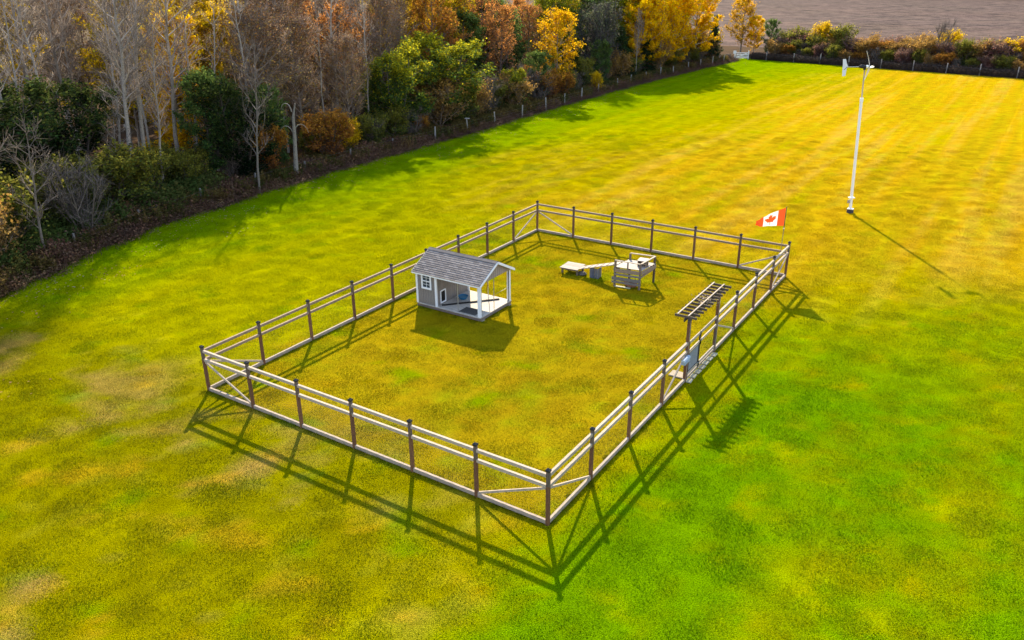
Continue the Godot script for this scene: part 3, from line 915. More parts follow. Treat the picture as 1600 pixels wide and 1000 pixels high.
func build_kennel() -> void:
	rng.seed = 503
	var X0 := -13.28
	var X1 := -9.76
	var XP := -12.2
	var ZF := -10.6
	var ZB := -13.06
	var YD := 0.2
	var YW := 1.76
	var k := thing("dog_kennel", "grey dog kennel with white trim, shingled gable roof and open railed porch", "dog house", Vector3((X0 + X1) / 2, 0, (ZF + ZB) / 2))
	var O := -k.position
	var wallc := Color(0.285, 0.262, 0.245)
	var white := Color(0.74, 0.77, 0.80)
	# floor
	var fl := MB.new()
	fl.box(O + Vector3((X0 + X1) / 2, YD - 0.02, (ZF + ZB) / 2), Vector3(X1 - X0 + 0.06, 0.04, ZF - ZB + 0.06), Color(0.55, 0.52, 0.47), 0.006, Basis.IDENTITY, Vector2(3, 1))
	obj("floor", fl, M.wood, k)
	var skids := MB.new()
	skids.box(O + Vector3((X0 + X1) / 2, 0.10, ZF + 0.01), Vector3(X1 - X0 + 0.02, 0.118, 0.04), Color(0.2, 0.16, 0.13), 0.005)
	obj("rim_board", skids, M.wood, k)
	for q in [[Vector3((X0 + X1) / 2, 0.10, ZB - 0.01), Vector3(X1 - X0 + 0.02, 0.118, 0.04)], [Vector3(X1 + 0.01, 0.10, (ZF + ZB) / 2), Vector3(0.04, 0.118, ZF - ZB - 0.03)], [Vector3(X0 - 0.01, 0.10, (ZF + ZB) / 2), Vector3(0.04, 0.118, ZF - ZB - 0.03)]]:
		var mb := MB.new()
		mb.box(O + q[0], q[1], Color(0.24, 0.2, 0.17), 0.005)
		obj("rim_board", mb, M.wood, k)
	for q in [Vector2(X0 + 0.1, ZF - 0.15), Vector2(-11.5, ZF - 0.15), Vector2(X1 - 0.12, ZF - 0.15), Vector2(X0 + 0.1, ZB + 0.15), Vector2(X1 - 0.12, ZB + 0.15)]:
		var mb := MB.new()
		mb.box(O + Vector3(q.x, 0.02, q.y), Vector3(0.4, 0.05, 0.22), Color(0.38, 0.33, 0.27), 0.01)
		obj("block", mb, M.dirt, k)
	# walls
	var wf := MB.new()
	siding(wf, O + Vector3(X0 + 0.04, 0, ZF - 0.02), O + Vector3(XP - 0.0, 0, ZF - 0.02), YD, YW, YW, Vector3.BACK, wallc)
	obj("wall", wf, M.wood, k)
	var wl := MB.new()
	var zr := (ZF + ZB) / 2
	var YR := 2.40
	siding(wl, O + Vector3(X0, 0, ZB), O + Vector3(X0, 0, zr), YD, YW, YR, Vector3.LEFT, wallc)
	siding(wl, O + Vector3(X0, 0, zr), O + Vector3(X0, 0, ZF - 0.02), YD, YR, YW, Vector3.LEFT, wallc)
	obj("wall", wl, M.wood, k)
	var wb := MB.new()
	siding(wb, O + Vector3(X0 + 0.04, 0, ZB), O + Vector3(XP, 0, ZB), YD, YW, YW, Vector3.FORWARD, wallc)
	obj("wall", wb, M.wood, k)
	# partition with the dog door
	var pt := MB.new()
	var dz0 := ZF - 0.32
	var dz1 := ZF - 0.68
	siding(pt, O + Vector3(XP, 0, ZF - 0.04), O + Vector3(XP, 0, dz0), YD, YW, YW + 0.18, Vector3.RIGHT, wallc)
	siding(pt, O + Vector3(XP, 0, dz0), O + Vector3(XP, 0, dz1), YD + 0.62, YW + 0.18, YW + 0.36, Vector3.RIGHT, wallc)
	siding(pt, O + Vector3(XP, 0, dz0), O + Vector3(XP, 0, dz1), YD, YD + 0.1, YD + 0.1, Vector3.RIGHT, wallc)
	siding(pt, O + Vector3(XP, 0, dz1), O + Vector3(XP, 0, zr), YD, YW + 0.36, YR, Vector3.RIGHT, wallc)
	siding(pt, O + Vector3(XP, 0, zr), O + Vector3(XP, 0, ZB + 0.02), YD, YR, YW, Vector3.RIGHT, wallc)
	obj("partition_wall", pt, M.wood, k)
	var dd := MB.new()
	dd.box(O + Vector3(XP - 0.016, YD + 0.36, (dz0 + dz1) / 2), Vector3(0.012, 0.52, 0.36), Color(0.012, 0.012, 0.014), 0.002)
	var door := obj("dog_door", dd, M.plastic, k)
	var df := MB.new()
	for q in [[0.07, dz0 + 0.0], [0.07, dz1 - 0.0]]:
		df.box(O + Vector3(XP + 0.02, YD + 0.36, q[1]), Vector3(0.02, 0.62, 0.07), white, 0.004)
	df.box(O + Vector3(XP + 0.02, YD + 0.65, (dz0 + dz1) / 2), Vector3(0.019, 0.07, 0.29), white, 0.004)
	df.box(O + Vector3(XP + 0.02, YD + 0.08, (dz0 + dz1) / 2), Vector3(0.019, 0.07, 0.29), white, 0.004)
	obj("frame", df, M.paint, door)
	# gable over the open end
	var ga := MB.new()
	siding(ga, O + Vector3(X1, 0, ZB), O + Vector3(X1, 0, zr), YW - 0.02, YW + 0.02, YR, Vector3.RIGHT, Color(0.36, 0.31, 0.27))
	siding(ga, O + Vector3(X1, 0, zr), O + Vector3(X1, 0, ZF), YW - 0.02, YR, YW + 0.02, Vector3.RIGHT, Color(0.36, 0.31, 0.27))
	obj("gable", ga, M.wood, k)
	# white trim and posts
	for q in [[Vector3(X0, 0, ZF), 0.10, 0.06], [Vector3(XP + 0.02, 0, ZF + 0.006), 0.10, 0.08], [Vector3(X1 - 0.06, 0, ZF - 0.055), 0.14, 0.12], [Vector3(X1 - 0.06, 0, ZB + 0.06), 0.14, 0.12], [Vector3(XP + 0.05, 0, ZB + 0.02), 0.09, 0.08], [Vector3(X0, 0, ZB), 0.1, 0.06]]:
		var mb := MB.new()
		var p: Vector3 = q[0]
		mb.box(O + p + Vector3(0, (YD + YW) / 2 + 0.01, 0), Vector3(q[1], YW - YD + 0.02, q[2]), white, 0.006)
		obj("corner_post", mb, M.paint, k)
	for q in [[X1 - 0.015, ZF - 0.135], [X1 - 0.015, ZB + 0.135]]:
		var mb := MB.new()
		mb.box(O + Vector3(q[0], (YD + YW) / 2, q[1]), Vector3(0.03, YW - YD - 0.01, 0.035), Color(0.1, 0.12, 0.14), 0.004)
		obj("screen_frame", mb, M.metal, k)
	# galvanised poles of the porch screens
	for q in [[X1 - 0.04, -11.75], [-11.0, ZF - 0.05], [-11.0, ZB + 0.04]]:
		var mb := MB.new()
		mb.tube(PackedVector3Array([O + Vector3(q[0], YD, q[1]), O + Vector3(q[0], YW + (0.5 if q[0] > -10.5 else 0.0), q[1])]), PackedFloat32Array([0.018, 0.018]), 8, Color(0.42, 0.45, 0.48), Color(0.42, 0.45, 0.48))
		obj("screen_pole", mb, M.metal, k)
	for q in [[Vector3(X1 - 0.02, 0.9, ZF - 0.1), Vector3(X1 - 0.02, 0.9, ZB + 0.1)], [Vector3(XP + 0.1, 0.24, ZF - 0.05), Vector3(X1 - 0.1, 0.24, ZF - 0.05)]]:
		var mb := MB.new()
		mb.bar(O + q[0], O + q[1], 0.009, 0.009, Color(0.16, 0.17, 0.18), 0.002)
		obj("screen_rail", mb, M.plastic, k)
	# window
	var win := Node3D.new()
	win.name = "window"
	k.add_child(win)
	win.position = O + Vector3(-12.72, 1.34, ZF + 0.005)
	var wfm := MB.new()
	for x in [-0.245, 0.245]: wfm.box(Vector3(x, 0, 0.012), Vector3(0.085, 0.78, 0.035), white, 0.005)
	for y in [-0.345, 0.345]: wfm.box(Vector3(0, y, 0.012), Vector3(0.405, 0.09, 0.034), white, 0.005)
	wfm.box(Vector3(0, 0, 0.01), Vector3(0.404, 0.045, 0.028), white, 0.004)
	obj("frame", wfm, M.paint, win)
	for y in [-0.16, 0.16]:
		var pn := MB.new()
		pn.box(Vector3(0, y, -0.004), Vector3(0.40, 0.272, 0.008), Color(0.03, 0.045, 0.06), 0.001)
		obj("pane", pn, M.plastic, win)
		var mu := MB.new()
		mu.box(Vector3(0, y, 0.006), Vector3(0.018, 0.27, 0.016), white, 0.002)
		mu.box(Vector3(-0.1, y, 0.006), Vector3(0.18, 0.016, 0.014), white, 0.002)
		mu.box(Vector3(0.1, y, 0.006), Vector3(0.18, 0.016, 0.014), white, 0.002)
		obj("muntin", mu, M.paint, win)
	# roof
	var RX0 := X0 - 0.16
	var RX1 := X1 + 0.14
	var over := 0.16
	var run := (ZF - ZB) / 2 + over
	var rise := (YR - YW) / ((ZF - ZB) / 2) * run
	var ye := YR + 0.06 - rise
	var slope := Vector2(run, rise).length()
	var ang := atan2(rise, run)
	var roof := Node3D.new()
	roof.name = "roof"
	k.add_child(roof)
	roof.position = O + Vector3((RX0 + RX1) / 2, YR + 0.06, zr)
	var RW := RX1 - RX0
	for s in [1, -1]:
		var mb := MB.new()
		var bs := Basis(Vector3.RIGHT, s * ang)
		mb.box(bs * Vector3(0, -0.022, s * slope / 2), Vector3(RW, 0.03, slope), Color(0.2, 0.17, 0.15), 0.003, bs)
		obj("roof_deck", mb, M.wood, roof)
	var tabs := []
	var rows := 13
	var rl := slope / rows
	var tw := RW / 14.0
	for q in 6:
		var mb := MB.new()
		var t := rr(0.72, 1.2)
		mb.box(Vector3.ZERO, Vector3(tw - 0.01, 0.03, rl * 1.2), Color(0.23, 0.205, 0.195) * t, 0.003, Basis.IDENTITY, Vector2(rr(0, 9), rr(0, 9)))
		tabs.append(mb.mesh())
	var half := MB.new()
	half.box(Vector3.ZERO, Vector3(tw * 0.5 - 0.01, 0.03, rl * 1.2), Color(0.22, 0.2, 0.19), 0.003)
	var hm := half.mesh()
	var cnt := 0
	for s in [1, -1]:
		var bs := Basis(Vector3.RIGHT, s * (ang - 0.14))
		var bf := Basis(Vector3.RIGHT, s * ang)
		for r in rows:
			var d := (r + 0.5) * rl + 0.01
			var n := 14 if r % 2 == 0 else 15
			for c in n:
				var edge := r % 2 == 1 and (c == 0 or c == 14)
				var x := -RW / 2 + tw * (c + 0.5) if r % 2 == 0 else -RW / 2 + tw * c
				if edge: x += tw * 0.25 * (1 if c == 0 else -1)
				var o := fastobj("shingle", cnt, hm if edge else tabs[rng.randi() % 6], M.shingle, roof)
				o.basis = bs
				o.position = bf * Vector3(x, 0.014 + rr(0, 0.004), s * d)
				cnt += 1
	var rc := MB.new()
	for c in 15:
		for s in [1, -1]:
			var bs := Basis(Vector3.RIGHT, s * ang)
			rc.box(bs * Vector3(-RW / 2 + RW * (c + 0.5) / 15.0, 0.046 + 0.002 * (c % 2), s * 0.07), Vector3(RW / 15.0 + 0.01, 0.01, 0.15), Color(0.2, 0.18, 0.175) * rr(0.85, 1.1), 0.002, bs)
	obj("ridge_cap", rc, M.shingle, roof)
	for s in [1, -1]:
		var mb := MB.new()
		mb.box(Vector3(0, -rise - 0.03, s * (run - 0.01)), Vector3(RW + 0.03, 0.1, 0.03), white, 0.005)
		obj("fascia", mb, M.paint, roof)
		for e in [1, -1]:
			var rk := MB.new()
			var bs := Basis(Vector3.RIGHT, s * ang)
			rk.box(bs * Vector3(e * (RW / 2 + 0.002), -0.03, s * (slope / 2 - 0.002)), Vector3(0.03, 0.1, slope - 0.02), white, 0.005, bs)
			obj("rake_board", rk, M.paint, roof)

	# things on the porch floor
	var bowl := thing("water_bowl", "blue round water bowl on the kennel porch by the partition", "bowl", Vector3(-11.72, YD, -12.0))
	var bm := MB.new()
	var prof := [[0.0, 0.02], [0.16, 0.02], [0.2, 0.09], [0.235, 0.15], [0.25, 0.16], [0.225, 0.155], [0.185, 0.08], [0.0, 0.05]]
	for i in prof.size() - 1:
		for q in 20:
			var a0 := TAU * q / 20.0
			var a1 := TAU * (q + 1) / 20.0
			var p0: Array = prof[i]
			var p1: Array = prof[i + 1]
			var A := Vector3(cos(a0) * p0[0], p0[1], sin(a0) * p0[0])
			var B := Vector3(cos(a1) * p0[0], p0[1], sin(a1) * p0[0])
			var Cc := Vector3(cos(a1) * p1[0], p1[1], sin(a1) * p1[0])
			var D := Vector3(cos(a0) * p1[0], p1[1], sin(a0) * p1[0])
			var nn := Vector3(p1[1] - p0[1], -(p1[0] - p0[0]), 0)
			bm.quad(A, B, Cc, D, Color(0.03, 0.16, 0.30), Vector3(cos(a0), 0, sin(a0)) * nn.x + Vector3.UP * nn.y)
	obj("bowl", bm, M.plastic, bowl)
	var wt := MB.new()
	for q in 20:
		wt.tri(Vector3(0, 0.11, 0), Vector3(cos(TAU * q / 20.0) * 0.2, 0.11, sin(TAU * q / 20.0) * 0.2), Vector3(cos(TAU * (q + 1) / 20.0) * 0.2, 0.11, sin(TAU * (q + 1) / 20.0) * 0.2), Color(0.06, 0.22, 0.36), Vector3.UP)
	obj("water", wt, M.plastic, bowl)
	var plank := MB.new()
	plank.bar(Vector3(-1.05, 0.03, 1.02), Vector3(0.75, 0.03, -1.02), 0.09, 0.05, Color(0.03, 0.028, 0.03), 0.006)  # flat dark strip laid aslant over the porch floor
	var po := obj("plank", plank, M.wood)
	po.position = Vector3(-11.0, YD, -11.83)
	tag(po, "long black strip lying aslant across the pale kennel porch floor", "plank")
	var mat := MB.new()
	mat.box(Vector3(0, 0.008, 0), Vector3(0.9, 0.016, 0.62), Color(0.10, 0.10, 0.10), 0.004)  # dark sheet added where the roof shadow falls on the floor
	var mo := obj("roof_shade_sheet", mat, M.dirt)
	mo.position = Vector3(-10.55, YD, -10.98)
	tag(mo, "dark sheet standing in for roof shade on the porch floor at the kennel's open corner", "mat")
	var ls := MB.new()
	var lp := PackedVector3Array()
	var lr := PackedFloat32Array()
	for i in 9:
		var t := i / 8.0
		lp.append(Vector3(0.06 * sin(t * 5.0), -t * 0.55, -0.1 * t))
		lr.append(0.013)
	ls.tube(lp, lr, 6, Color(0.33, 0.11, 0.02), Color(0.4, 0.16, 0.03))
	var lo := obj("dog_leash", ls, M.plastic)
	lo.position = Vector3(X1 - 0.06, YW - 0.02, -11.2)
	tag(lo, "orange brown leash hanging under the kennel gable", "leash")

# ------------------------------------------------------------------ agility platforms in the pen
func build_platforms() -> void:
	rng.seed = 504
	var A := Vector3(-6.70, 0, -17.72)
	var B := Vector3(-5.46, 0, -17.89)
	var t := thing("play_tower", "weathered pallet wood dog platform with railings on top and slatted side", "dog platform", A, 0.0)
	var ex := (B - A)
	var ez := Vector3(0.16, 0, -1.33)
	var L := func(a: float, y: float, b: float) -> Vector3: return ex * a + ez * b + Vector3(0, y, 0)
	var pw := func(k: float) -> Color: return Color(0.38, 0.30, 0.235) * k
	for q in [[0, 0, 1.38, 0.9], [1, 0, 1.34, 1.0], [0, 1, 1.34, 0.8], [1, 1, 1.36, 0.45]]:
		var mb := MB.new()
		mb.bar(L.call(q[0], -0.03, q[1]), L.call(q[0], q[2], q[1]), 0.09, 0.09, pw.call(q[3] * 0.6), 0.006)
		obj("leg", mb, M.wood, t)
	for k in 6:
		var mb := MB.new()
		var f := (k + 0.5) / 6.0
		mb.bar(L.call(-0.06, 1.0, f), L.call(1.06, 1.0, f), 0.205, 0.025, Color(0.56, 0.50, 0.45) * rr(0.85, 1.08), 0.004)
		obj("deck_board", mb, M.wood, t)
	for q in [[Vector2(0, -0.045), Vector2(1, -0.045)], [Vector2(0, 1.045), Vector2(1, 1.045)], [Vector2(-0.06, 0), Vector2(-0.06, 1)], [Vector2(1.06, 0), Vector2(1.06, 1)]]:
		for yy in [[0.86, 0.19, 1.0]]:
			var mb := MB.new()
			mb.bar(L.call(q[0].x, yy[0], q[0].y), L.call(q[1].x, yy[0], q[1].y), 0.025, yy[1], pw.call(rr(0.8, 0.95)), 0.004)
			obj("skirt_board", mb, M.wood, t)
	for q in [[0.66, 0.10, 0.75], [0.44, 0.17, 0.62], [0.26, 0.11, 0.68]]:
		var mb := MB.new()
		mb.bar(L.call(-0.1 if q[0] < 0.5 else 0.0, q[0], -0.05), L.call(1.04, q[0], -0.05), 0.025, q[1], Color(0.25, 0.235, 0.225) * (q[2] + 0.2), 0.004)
		obj("side_slat", mb, M.wood, t)
	# railing on top
	for q in [[Vector3(0, 1.36, -0.02), Vector3(1, 1.32, -0.02)], [Vector3(0, 1.36, 1.0), Vector3(1, 1.36, 1.0)], [Vector3(1.02, 1.33, 0), Vector3(1.02, 1.36, 1)]]:
		var mb := MB.new()
		mb.bar(L.call(q[0].x, q[0].y, q[0].z), L.call(q[1].x, q[1].y, q[1].z), 0.085, 0.04, Color(0.5, 0.43, 0.34), 0.005)
		obj("hand_rail", mb, M.wood, t)
	for q in [[0.5, 0.0], [1.0, 0.5]]:
		var mb := MB.new()
		mb.bar(L.call(q[0], 0.95, q[1]), L.call(q[0], 1.33, q[1]), 0.08, 0.05, pw.call(0.7), 0.005)
		obj("rail_post", mb, M.wood, t)
	var cb := MB.new()
	cb.bar(L.call(1.0, 0.62, 0.05), L.call(1.0, 0.72, 0.95), 0.04, 0.09, pw.call(0.8), 0.004)
	obj("cross_brace", cb, M.wood, t)
	# box seat on the tower
	var bx := thing("wooden_box", "small open-sided wooden box standing on the dog platform's deck", "box", A + L.call(0.80, 1.018, 0.52), atan2(-ex.z, ex.x))
	var top := MB.new()
	top.box(Vector3(0, 0.31, 0), Vector3(0.46, 0.03, 0.5), Color(0.55, 0.49, 0.43), 0.004)
	obj("lid", top, M.wood, bx)
	for q in [[Vector3(-0.2, 0.148, 0), Vector3(0.03, 0.29, 0.44)], [Vector3(0.2, 0.148, 0), Vector3(0.03, 0.29, 0.44)], [Vector3(0, 0.148, -0.2), Vector3(0.365, 0.29, 0.03)]]:
		var mb := MB.new()
		mb.box(q[0], q[1], pw.call(0.8), 0.004)
		obj("side", mb, M.wood, bx)
	# low platform
	var lw := thing("low_platform", "low pale plank table at the foot of the dog ramp", "dog platform", Vector3(-9.42, 0, -18.38), 0.06)
	for k in 5:
		var mb := MB.new()
		mb.box(Vector3(0, 0.335, -0.4 + 0.2 * k), Vector3(1.0, 0.028, 0.19), Color(0.42, 0.37, 0.325) * rr(0.82, 1.12), 0.004, Basis.IDENTITY, Vector2(rr(0, 9), rr(0, 9)))
		obj("deck_board", mb, M.wood, lw)
	for z in [-0.38, 0.38]:
		var mb := MB.new()
		mb.box(Vector3(0, 0.27, z), Vector3(0.94, 0.09, 0.04), pw.call(0.6), 0.004)
		obj("bearer", mb, M.wood, lw)
		for x in [-0.42, 0.42]:
			var lg := MB.new()
			lg.box(Vector3(x, 0.1, z * 0.86), Vector3(0.09, 0.26, 0.09), pw.call(0.55), 0.005)
			obj("leg", lg, M.wood, lw)
	# ramp with cleats
	var rp := thing("dog_ramp", "plank ramp with cleats climbing from low platform to dog tower", "ramp", Vector3(-8.88, 0.36, -18.32))
	var r1 := Vector3(2.16, 0.665, 0.02)
	var rd := r1.normalized()
	var rz := Vector3(0, 0, 1)
	for k in 3:
		var mb := MB.new()
		var z := (k - 1) * 0.165
		mb.bar(Vector3(0, 0, z), r1 + Vector3(0, 0, z), 0.16, 0.035, Color(0.45, 0.39, 0.34) * rr(0.82, 1.1), 0.004, Vector3.UP, Vector2(rr(0, 9), rr(0, 9)))
		obj("plank", mb, M.wood, rp)
	for k in 6:
		var mb := MB.new()
		var p := r1 * (0.1 + 0.155 * k) + rd.cross(rz).normalized() * -0.028
		mb.bar(p - rz * 0.25, p + rz * 0.25, 0.035, 0.024, Color(0.36, 0.28, 0.24), 0.003, rd.cross(rz))
		obj("cleat", mb, M.wood, rp)
	var sp := thing("wooden_crate", "blue-grey upright crate propping up the middle of the dog ramp", "crate", Vector3(-8.08, 0, -18.36), 0.08)
	for q in [[-0.2, 0.075, 0.85], [-0.12, 0.085, 0.8], [-0.02, 0.11, 0.62], [0.1, 0.11, 0.75], [0.2, 0.07, 1.0]]:
		var mb := MB.new()
		mb.box(Vector3(q[0], 0.27, 0.2), Vector3(q[1] - 0.006, 0.53, 0.03), Color(0.2, 0.22, 0.29) * q[2], 0.004)
		obj("board", mb, M.wood, sp)
	for x in [-0.21, 0.21]:
		var mb := MB.new()
		mb.box(Vector3(x, 0.265, -0.02), Vector3(0.03, 0.52, 0.40), Color(0.22, 0.22, 0.26), 0.004)
		obj("side", mb, M.wood, sp)
	# tyre lying under the low platform's end
	var rk := thing("garden_stone", "grey flat stone on the grass beneath the foot of the ramp", "stone", Vector3(-8.82, 0.0, -18.3))
	var st := MB.new()
	lump(st, Vector3(0, 0.07, 0), Vector3(0.26, 0.13, 0.2), Color(0.2, 0.19, 0.18), 8)
	obj("stone", st, M.dirt, rk)
	# sack under the tower
	var sk := thing("feed_sack", "salmon pink stuffed sack lying under the slatted dog platform", "sack", Vector3(-6.0, 0, -18.05), -0.14)
	var sm := MB.new()
	lump(sm, Vector3(0, 0.15, 0), Vector3(0.36, 0.19, 0.2), Color(0.48, 0.24, 0.16), 12)
	obj("sack", sm, M.dirt, sk)
	var tn := MB.new()
	tn.tube(PackedVector3Array([Vector3(0.33, 0.16, 0), Vector3(0.4, 0.17, 0.01), Vector3(0.46, 0.19, 0.03)]), PackedFloat32Array([0.07, 0.025, 0.06]), 8, Color(0.46, 0.22, 0.15), Color(0.5, 0.27, 0.18))
	obj("tied_neck", tn, M.dirt, sk)
	var b2 := thing("floor_board", "pale bottom board lying on the grass below the dog platform", "board", A + L.call(0.35, 0.0, -0.02), atan2(-ex.z, ex.x))
	var fb := MB.new()
	fb.box(Vector3(0, 0.03, 0), Vector3(0.8, 0.04, 0.14), Color(0.46, 0.46, 0.34), 0.005)
	obj("board", fb, M.wood, b2)

func lump(mb: MB, at: Vector3, r: Vector3, col: Color, seg: int) -> void:
	var nz := noise(rng.randi() % 1000, 1.6, 2)
	var P := func(i: int, j: int) -> Vector3:
		var a := TAU * (i % seg) / seg
		var b := PI * j / (seg / 2) - PI / 2
		var d := Vector3(cos(a) * cos(b), sin(b), sin(a) * cos(b))
		d *= 1.0 + 0.22 * nz.get_noise_3d(d.x * 2.0, d.y * 2.0, d.z * 2.0)
		return at + Vector3(d.x * r.x, d.y * r.y, d.z * r.z)
	for j in seg / 2:
		for i in seg:
			var a: Vector3 = P.call(i, j)
			var b: Vector3 = P.call(i + 1, j)
			var c: Vector3 = P.call(i + 1, j + 1)
			var d: Vector3 = P.call(i, j + 1)
			if j < seg / 2 - 1: mb.tri(b, c, d, col, (b + c + d) / 3.0 - at)
			if j > 0: mb.tri(a, b, d, col, (a + b + d) / 3.0 - at)

# ------------------------------------------------------------------ flag and turbine
func leaf_polygon() -> PackedVector2Array:
	var half := [[0.0, -1.0], [0.16, -0.70], [0.36, -0.80], [0.27, -0.28], [0.58, -0.56], [0.64, -0.40], [0.96, -0.46], [0.86, -0.14], [0.98, -0.06], [0.52, 0.34], [0.57, 0.52], [0.05, 0.44], [0.06, 0.98]]
	var p := PackedVector2Array()
	for q in half: p.append(Vector2(q[0], q[1]))
	for i in range(half.size() - 1, 0, -1): p.append(Vector2(-half[i][0], half[i][1]))
	return p

func build_flag() -> void:
	rng.seed = 505
	var f := thing("flag", "red and white maple leaf flag flying from a thin pole at the pen corner", "flag", Vector3(-0.34, 0, -PL + 0.12))
	var pole := MB.new()
	pole.tube(PackedVector3Array([Vector3(0, 0.0, 0), Vector3(0, 2.5, 0)]), PackedFloat32Array([0.016, 0.016]), 8, Color(0.32, 0.3, 0.28), Color(0.32, 0.3, 0.28))
	pole.tube(PackedVector3Array([Vector3(0.0, 2.44, 0), Vector3(0, 3.62, 0)]), PackedFloat32Array([0.022, 0.02]), 8, Color(0.13, 0.13, 0.13), Color(0.13, 0.13, 0.13), true)
	obj("pole", pole, M.metal, f)
	var cl := MB.new()
	cl.box(Vector3(0, 2.52, 0), Vector3(0.06, 0.07, 0.06), Color(0.7, 0.7, 0.68), 0.01)
	obj("clamp", cl, M.plastic, f)
	var poly := leaf_polygon()
	var red := Color(0.68, 0.075, 0.012)
	var im := tex(192, 96, func(x, y):
		if x < 48 or x >= 144: return red.linear_to_srgb()
		var p := Vector2((x - 96.0) / 40.0, (y - 48.0) / 40.0)
		return red.linear_to_srgb() if Geometry2D.is_point_in_polygon(p, poly) else Color(0.93, 0.92, 0.9))
	var m := StandardMaterial3D.new()
	m.albedo_texture = im
	m.roughness = 0.75
	m.backlight_enabled = true
	m.backlight = Color(0.8, 0.8, 0.8)
	m.texture_repeat = false
	var mb := MB.new()
	var NX := 40
	var NY := 18
	var dir := Vector3(-0.86, 0, 0.50)
	var side := Vector3(0.50, 0, 0.86)
	var pt := func(i: int, j: int) -> Vector3:
		var s := float(i) / NX
		var t := float(j) / NY
		var top := lerpf(3.57, 2.9, pow(s, 1.15))
		var bot := lerpf(2.66, 2.66, s) - 0.04 * s
		var y := lerpf(top, bot, t)
		var w := 0.05 * s * sin(s * 9.0 + t * 1.5) + 0.05 * pow(s, 3.0) * sin(s * 30.0 + t * 7.0)
		return Vector3(0, y + 0.03 * pow(s, 2.0) * sin(s * 17.0 + t * 4.0), 0) + dir * (0.03 + 1.36 * s) + side * w
	for j in NY + 1:
		for i in NX + 1:
			var p: Vector3 = pt.call(i, j)
			var du: Vector3 = pt.call(i + 1, j) - p
			var dv: Vector3 = pt.call(i, j + 1) - p
			mb.vert(p, du.cross(dv).normalized(), Color.WHITE, Vector2(float(i) / NX, float(j) / NY))
	for j in NY:
		for i in NX:
			var a := j * (NX + 1) + i
			mb.ix.append_array([a, a + NX + 1, a + 1, a + 1, a + NX + 1, a + NX + 2])
	obj("cloth", mb, m, f)

